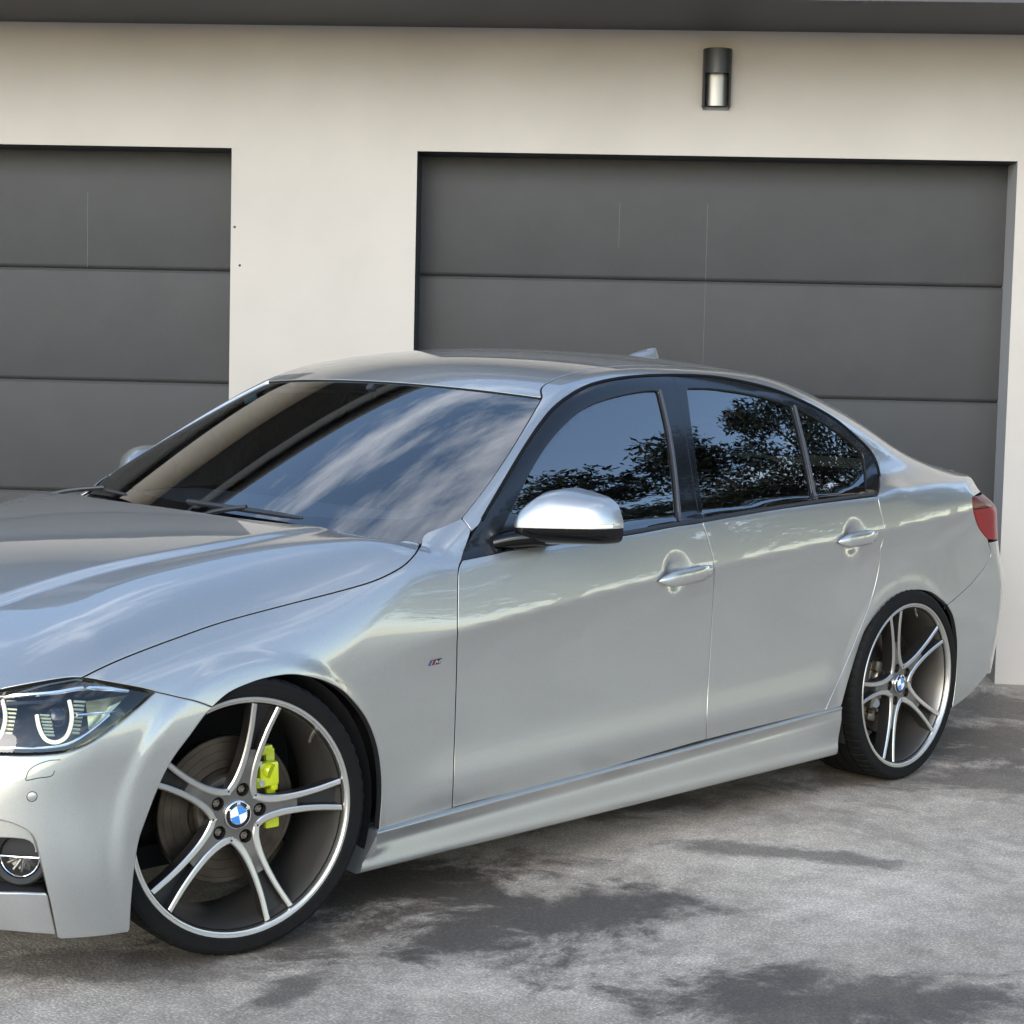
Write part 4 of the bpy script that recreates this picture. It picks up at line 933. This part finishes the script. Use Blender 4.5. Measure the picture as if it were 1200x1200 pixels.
# ============================ car: handles, mirrors, small parts =============
RA=np.array(ROOT)
def skin(rows,name,mat,parent,flip=False,cap=True,sharp=60):
    mb=MB(); mb.grid(rows,cv=True,flip=flip); n=len(rows[0])
    if cap:
        a=tuple(range(n)); b=tuple(range((len(rows)-1)*n,len(rows)*n)); mb.f+=[a[::-1] if flip else a, b if flip else b[::-1]]; mb.m+=[0,0]
    return mb.build(name,mat,parent,sharp=sharp)
def handle(pa,pb,doors):
    A,B=pix(pa,pb); A=A.copy(); B=B.copy()
    wa=side_ref=.9
    n=26; cs=[]
    for i in range(n):
        u=i/(n-1); c=A+(B-A)*u; c[1]=-.9015-.015*(1-abs(2*u-1)**3.0)-.004
        hh=.0225*min(1,(u/.22)**.6 if u>0 else 0)*(1 if u<.93 else max(.55,1-(u-.93)/.07*.45)); hh=max(hh,.0015)
        th=.0105*min(1,(u/.15)**.5 if u>0 else 0); th=max(th,.001)
        cs.append((c,hh,th))
    for s,d in zip((1,-1),doors):
        rows=[]
        for c,hh,th in cs:
            row=[]
            for k in range(16):
                a=2*math.pi*k/16; ca,sa=math.cos(a),math.sin(a)
                p=c+np.array([0,-math.copysign(abs(ca)**.7,ca)*th,math.copysign(abs(sa)**.7,sa)*hh]); row.append(p*np.array([1,s,1.])-RA)
            rows.append(row)
        h=skin(rows,'door_handle',M['paint'],d,flip=(s>0))
        e=B+(B-A)/np.linalg.norm(B-A)*.013; mb=MB()
        rows=[]
        for u,k in ((-.012,.9),(-.010,1),(.006,1),(.011,.8),(.0125,.3)):
            rows.append([(e+np.array([u,-.9035-e[1]+0-math.copysign(abs(math.cos(a))**.6,math.cos(a))*.010*k,math.copysign(abs(math.sin(a))**.6,math.sin(a))*.0175*k]))*np.array([1,s,1.])-RA for a in np.linspace(0,2*math.pi,16,endpoint=False)])
        skin(rows,'handle_end_cap',M['paint'],d,flip=(s>0))
handle((770.5,681),(826,669.5),DOORS_F); handle((981.5,635),(1021,628),DOORS_R)
# mirrors
def mir_sec(t):
    y=-.842-.240*t
    e=max(0.0,1-abs(2*t-1)**9)**.5
    xf=.872+.130*t**1.3; xr=1.030+.040*t
    zt=np.interp(t,[0,.12,.25,.4,.6,.8,.93,1],[.978,1.022,1.046,1.054,1.046,1.036,1.022,.990]); zb=np.interp(t,[0,.3,1],[.905,.902,.915])
    return y,xf,xr,zt,zb,e
ZS=.9475
for s,d in zip((1,-1),DOORS_F):
    def rows(a0,a1,infl=1.0,n=14,m=24):
        out=[]
        for i in range(m+1):
            t=i/m; tt=.5-.5*math.cos(math.pi*t); y,xf,xr,zt,zb,e=mir_sec(tt); r=[]
            ws=ZS+.010*tt
            for k in range(n+1):
                a=math.radians(a0+(a1-a0)*k/n); ca=max(math.cos(a),0)**.62; sa=math.copysign(abs(math.sin(a))**.85,math.sin(a))
                xd=(xr-xf)*(.25+.75*e)
                z=ws+(zt-ws)*(.35+.65*e)*sa if sa>0 else ws+(ws-zb)*(.5+.5*e)*sa
                r.append(np.array([xr-xd*ca*infl,y,z])*np.array([1,s,1.])-RA)
            out.append(r)
        return out
    R1=rows(0,90); mb=MB(); mb.grid(R1,flip=(s<0))
    for e_,fl in ((0,s>0),(-1,s<0)):
        k=len(mb.v); n=len(R1[0]); mb.v+=[tuple(p) for p in R1[e_]]+[tuple(np.array([R1[e_][-1][0],R1[e_][0][1],R1[e_][0][2]]))]; f=tuple(range(k,k+n+1)); mb.f.append(f if fl else f[::-1]); mb.m.append(0)
    cap=mb.build('door_mirror',M['paint'],car,sharp=50)
    R2=rows(-90,0,.985); mb=MB(); mb.grid(R2,flip=(s<0))
    for e_,fl in ((0,s>0),(-1,s<0)):
        k=len(mb.v); n=len(R2[0]); mb.v+=[tuple(p) for p in R2[e_]]+[tuple(np.array([R2[e_][0][0],R2[e_][0][1],R2[e_][-1][2]]))]; f=tuple(range(k,k+n+1)); mb.f.append(f if fl else f[::-1]); mb.m.append(0)
    mb.build('mirror_lower_shell',M['piano'],cap,sharp=50)
    mb=MB(); G=[]
    for i in range(13):
        y,xf,xr,zt,zb,e=mir_sec(.06+.88*i/12); G.append([np.array([xr-.006,y,z])*np.array([1,s,1.])-RA for z in (zb+.012,zt-.012)])
    mb.grid(G,flip=(s>0)); mb.build('mirror_glass',M['mirror'],cap)
    # indicator strip along the lower edge of the cap
    mb=MB(); G=[]
    for i in range(25):
        t=.30+.69*i/24; tt=t; y,xf,xr,zt,zb,e=mir_sec(tt); ws=ZS+.010*tt; row=[]
        for z,dx in ((ws+.0015,-.001),(ws+.002,.0025),(ws+.010,.0025),(ws+.0112,-.001)):
            sa=(z-ws)/((zt-ws)*(.35+.65*e)); a=math.asin(min(.99,max(0,sa)**(1/.85))); ca=math.cos(a)**.62; xd=(xr-xf)*(.25+.75*e)
            row.append(np.array([xr-xd*ca-dx,y-dx*.6,z])*np.array([1,s,1.])-RA)
        G.append(row)
    mb.grid(G,flip=(s<0)); mb.tube([r[3] for r in G],.0011,1,n=6); mb.tube([r[0] for r in G],.0009,1,n=6); mb.build('indicator_strip',[M['indicator_white'],M['dark']],cap)
    mb=MB(); pth=[(.955,-.905,.925),(.925,-.885,.922),(.885,-.850,.914),(.845,-.815,.900)]
    mb.tube([np.array(p)*np.array([1,s,1.])-RA for p in catmull(pth,4)],[.026-.0006*i for i in range(13)],n=12); mb.build('mirror_arm',M['piano'],cap)
    # fender badge
    P=pix((501.5,780.5),(515,777.5),(517.5,771),(504.5,774)); N=normal(P)
    q=[(p+n*.0022)*np.array([1,s,1.])-RA for p,n in zip(P,N)]; qb=[(p+n*.0)*np.array([1,s,1.])-RA for p,n in zip(P,N)]
    mb=MB(); f=[(0,1,2,3),(0,4,5,1),(1,5,6,2),(2,6,7,3),(3,7,4,0)]; mb.add(q+qb,[g[::-1] for g in f] if s>0 else f,0); bd=mb.build('fender_badge',[M['badge']],car,smooth=False)
    for j,mt in enumerate((M['badge_blue'],M['chrome'],M['badge_red'])):
        a=.05+.09*j; b=a+.07; lerp=lambda u:(q[0]+(q[1]-q[0])*u,q[3]+(q[2]-q[3])*u); a0,a1=lerp(a); b0,b1=lerp(b); o=N[0]*np.array([1,s,1.])*.0006
        mb=MB(); mb.add([a0+o,b0+o,b1+o,a1+o],[(0,1,2,3),(3,2,1,0)]); mb.build('badge_stripe',mt,bd,smooth=False)
    a0,a1=lerp(.45); b0,b1=lerp(.94); o=N[0]*np.array([1,s,1.])*.0007; mb=MB()
    L2=lambda u,v: a0+(b0-a0)*u+(a1-a0)*v+o
    for (u0,v0,u1,v1,u2,v2,u3,v3) in ((.0,.1,.2,.1,.2,.9,.0,.9),(.8,.1,1,.1,1,.9,.8,.9),(.2,.9,.2,.55,.5,.2,.5,.5),(.8,.9,.8,.55,.5,.2,.5,.5)): mb.add([L2(u0,v0),L2(u1,v1),L2(u2,v2),L2(u3,v3)],[(0,1,2,3)])
    mb.build('badge_letter',M['chrome'],bd,smooth=False)
# shark-fin aerial
rows=[]
for i in range(15):
    u=i/14; x=2.33+.20*u; h=.082*(u**.75)*(1 if u<.86 else max(0,(1-u)/.14)**.45); wd=.020*min(1,(u*3)**.5+.1)*(1 if u<.9 else .8); z0=float(Zroof(np.array(x)))-.006
    rows.append([np.array([x,wd*math.cos(a)*(1-.62*math.sin(a)**2 if math.sin(a)>0 else 1),z0+max(h,.001)*max(math.sin(a),-.15)])-RA for a in np.linspace(0,2*math.pi,14,endpoint=False)])
skin(rows,'roof_aerial',M['paint'],car,flip=True)
# windscreen frit band and wipers, sticker
FMODE[0]=F_screen
def frit_in(n=24):
    top=[(1.188+.165*w*w-.045,w) for w in np.linspace(.555,0,n)]; bot=[(.575+.19*(w/.78)**2.2,w) for w in np.linspace(0,.66,n)]
    side=[tuple(q) for q in catmull([bot[-1],(.80,.728),(.90,.708),(1.0,.676),(1.10,.638),(1.17,.603),top[0]],8)[1:-1]]
    return np.array(bot+side+top)
near=xw(frit_in(),smooth=False); far=mir(near)[::-1]
panel('windscreen_frit',ws_loop,'X',M['satin'],car,both=False,off=-.0085,thick=False,grid=.02,gap=.001,holes=[cat(near,far)])
for pts in ([(222,591),(262,597),(310,604),(356,611)],[(103,575),(124,577.5),(150,583)]):
    P=pc(pts,5); P=P+normal(P)*.010
    mb=MB(); mb.tube(P-RA,[.0075]*(len(P)-3)+[.006,.005,.003],n=8); w_=mb.build('windscreen_wiper',M['satin'],car)
    k=len(P)//2; p0=P[k]; base=np.array([.47,p0[1]+.16,.905]); mb=MB(); mb.tube(catmull([base,(base+p0)/2+np.array([0,0,.012]),p0+np.array([0,0,.008])],5)-RA,.007,n=8); mb.build('wiper_arm',M['satin'],w_)
FMODE[0]=F
P=pix((283,463),(298,457),(300,464),(285,470)); P=P-normal(P)*.012
mb=MB(); mb.add(P-RA,[(0,1,2,3),(3,2,1,0)]); mb.build('windscreen_sticker',M['sticker'],car,smooth=False)
# ============================ cabin =========================================
mb=MB()
G=[]
for y in np.linspace(-.72,.72,25):
    b=.0 if abs(y+.37)>.2 else .035*math.cos((y+.37)/.2*math.pi/2)**2
    c=(abs(y)/.72)**2
    G.append([(x-1.4,y,z+(b if k in (3,4) else 0)) for k,(x,z) in enumerate(((.70+.10*c,.905),(.84+.06*c,.925),(.98,.928),(1.08,.925),(1.14,.90),(1.16,.80),(1.12,.62),(1.0,.45)))])
mb.grid(G,flip=True); mb.build('dashboard',M['dash'],car)
mb=MB(); c=Vector((1.30-1.4,-.37,.90)); q=Vector((.90,0,.42)).to_track_quat('Z','X')
mb.tube([c+q@Vector((.182*math.cos(a),.182*math.sin(a),0)) for a in np.linspace(0,2*math.pi,40,endpoint=False)],.0155,n=10,closed=True); sw=mb.build('steering_wheel',M['leather'],car)
mb=MB(); mb.tube([c+q@Vector((0,0,-.16)),c+q@Vector((0,0,-.03)),c+q@Vector((0,0,.004))],[.04,.075,.055],n=16); 
mb.build('steering_hub',M['leather'],sw)
for a in (0,math.pi,-math.pi/2):
    mb=MB(); mb.tube([c+q@Vector((.05*math.cos(a),.05*math.sin(a),-.01)),c+q@Vector((.175*math.cos(a),.175*math.sin(a),0))],.014,n=8); mb.build('steering_spoke',M['leather'],sw)
def seat(x,y,w,hd):
    def blob(cx,cz,sx,sy,sz,lean):
        rows=[]
        for i in range(13):
            v=-1+2*i/12; e=(1-abs(v)**4)**.5*.5+.5; zz=cz+v*sz
            if abs(v)==1: e=.45
            rows.append([(cx-1.4+lean*v*sz+sx*e*math.copysign(abs(math.cos(a))**.6,math.cos(a)),y+sy*e*math.copysign(abs(math.sin(a))**.6,math.sin(a)),zz) for a in np.linspace(0,2*math.pi,20,endpoint=False)])
        return rows
    b=skin(blob(x+.25,.72,.075,w,.33,.30),'seat',M['leather'],car,flip=True)
    skin(blob(x+.01,.46,.26,w,.075,0),'seat_cushion',M['leather'],b,flip=True)
    for yy in hd:
        y0=y; rows=[]
        for i in range(9):
            v=-1+2*i/8; e=(1-abs(v)**4)**.5*.5+.5; rows.append([(x+.375-1.4+.06*v+.05*e*math.cos(a),yy+.125*e*math.copysign(abs(math.sin(a))**.7,math.sin(a)),1.15+v*.085) for a in np.linspace(0,2*math.pi,18,endpoint=False)])
        skin(rows,'headrest',M['leather'],b,flip=True)
seat(1.60,-.37,.235,(-.37,)); seat(1.60,.37,.235,(.37,)); seat(2.48,0,.58,(-.36,.36))
mb=MB(); mb.box((.62-1.4,-.78,.24),(2.98-1.4,.78,.27)); mb.build('cabin_floor',M['dark'],car,smooth=False)
for s in (1,-1):
    mb=MB(); mb.add([np.array([x,-s*w,z])-RA for x,w,z in ((.66,.77,.24),(2.95,.76,.24),(2.95,.76,.95),(1.7,.80,.91),(.72,.78,.85))],[(0,1,2,3,4),(4,3,2,1,0)]); mb.build('door_lining',M['dark'],car,smooth=False)
mb=MB(); mb.add([np.array(p)-RA for p in ((2.85,-.74,.95),(2.85,.74,.95),(3.16,.62,1.00),(3.16,-.62,1.00))],[(0,1,2,3),(3,2,1,0)]); mb.build('parcel_shelf',M['dark'],car,smooth=False)
panel('headliner',cat(ditch,rw_top[1:-1],mir(rw_top)[::-1],mir(ditch)[::-1][1:],mir(ws_top)[1:-1],ws_top[::-1]),'X',M['liner'],car,both=False,off=-.03,thick=False,grid=.06,gap=-.03)
mb=MB(); mb.box((1.17-1.4,-.125,1.195),(1.205-1.4,.125,1.262),bev=.012); rvm=mb.build('rear_view_mirror',M['satin'],car)
mb=MB(); mb.tube([(1.185-1.4,0,1.255),(1.15-1.4,0,1.285)],.014,n=8); mb.build('mirror_stem',M['satin'],rvm)
# ============================ trees across the drive =========================
BARK=pbr('bark',(.045,.036,.028),.9,noise=.3,nscale=8)
def leaf_mat(name,c):
    m,t,o=new_mat(name); b=t.nodes.new('ShaderNodeBsdfPrincipled'); b.inputs['Roughness'].default_value=.6; t.links.new(b.outputs[0],o.inputs[0])
    oi=t.nodes.new('ShaderNodeTexCoord'); n=t.nodes.new('ShaderNodeTexNoise'); n.inputs['Scale'].default_value=2.2; t.links.new(oi.outputs['Object'],n.inputs['Vector'])
    r=t.nodes.new('ShaderNodeValToRGB'); r.color_ramp.elements[0].color=(c[0]*.6,c[1]*.6,c[2]*.6,1); r.color_ramp.elements[1].color=(c[0]*1.4,c[1]*1.4,c[2]*1.4,1); r.color_ramp.elements[0].position=.35; r.color_ramp.elements[1].position=.65
    t.links.new(n.outputs['Fac'],r.inputs[0]); t.links.new(r.outputs[0],b.inputs['Base Color']); return m
LEAF=leaf_mat('tree_foliage',(.014,.02,.009))
def tree(x,y,h,rad,base,label,seed):
    rng=np.random.default_rng(seed); rt=empty('tree',(x,y,0)); tag(rt,label,'tree','trees across the drive')
    mb=MB(); mb.tube([(0,0,-.1),(.05,.03,h*.3),(-.04,.06,h*.6),(.02,.0,h*.9)],[.17,.13,.08,.02],n=10)
    V=[];Fc=[]
    cl=[]
    for i in range(54):
        a=rng.uniform(0,6.28); u=rng.uniform(0,1)**1.35; z=base+(h-base)*u; rr=rad*(1-.75*u**2.2)*rng.uniform(.25,1)
        p=np.array([rr*math.cos(a),rr*math.sin(a),z]); cl.append((p,rng.uniform(.42,.68)*rad*.5*(1.15-.4*u)))
        z0=max(base*.8,z-rr*.8); mb.tube([(0.02,.03,z0),tuple(p*.55+np.array([0,0,z0*.45])),tuple(p+np.array([0,0,.25]))],[.05*(1.1-u),.03*(1.1-u),.008],n=5,cap=False)
    mb.build('trunk',BARK,rt)
    for p,r in cl:
        n=330; d=rng.normal(size=(n,3)); d/=np.linalg.norm(d,axis=1,keepdims=True); q=p+d*r*rng.uniform(.25,1.25,(n,1))**.8*np.array([1,1,.75])
        for c in q:
            a=rng.normal(size=3); a/=np.linalg.norm(a); b=np.cross(a,rng.normal(size=3)); b/=np.linalg.norm(b); L_=rng.uniform(.04,.10); k=len(V)
            V+=[c-a*L_,c+b*L_*.35,c+a*L_,c-b*L_*.35]; Fc.append((k,k+1,k+2,k+3))
    mesh_obj('crown',V,Fc,LEAF,rt,smooth=False)
for i,(az,dist,h,rad,base,lab) in enumerate(((-14,12.5,7.5,2.2,2.0,'dark leafy tree nearest the garage in the row across the drive'),(-22,12,7.3,2.2,2.0,'second dark leafy tree from the garage in the row across the drive'),(-30,11.5,6.9,2.2,2.0,'third dark leafy tree from the garage in the row across the drive'),(-38,11.5,7.0,2.3,2.0,'fourth dark leafy tree from the garage in the row across the drive'),(-47,12.5,7.4,2.4,2.0,'fifth dark leafy tree, farthest from the garage in the row across the drive'))):
    a=math.radians(az); tree(1.5+dist*math.cos(a),-.75+dist*math.sin(a),h,rad,base,lab,20+i)
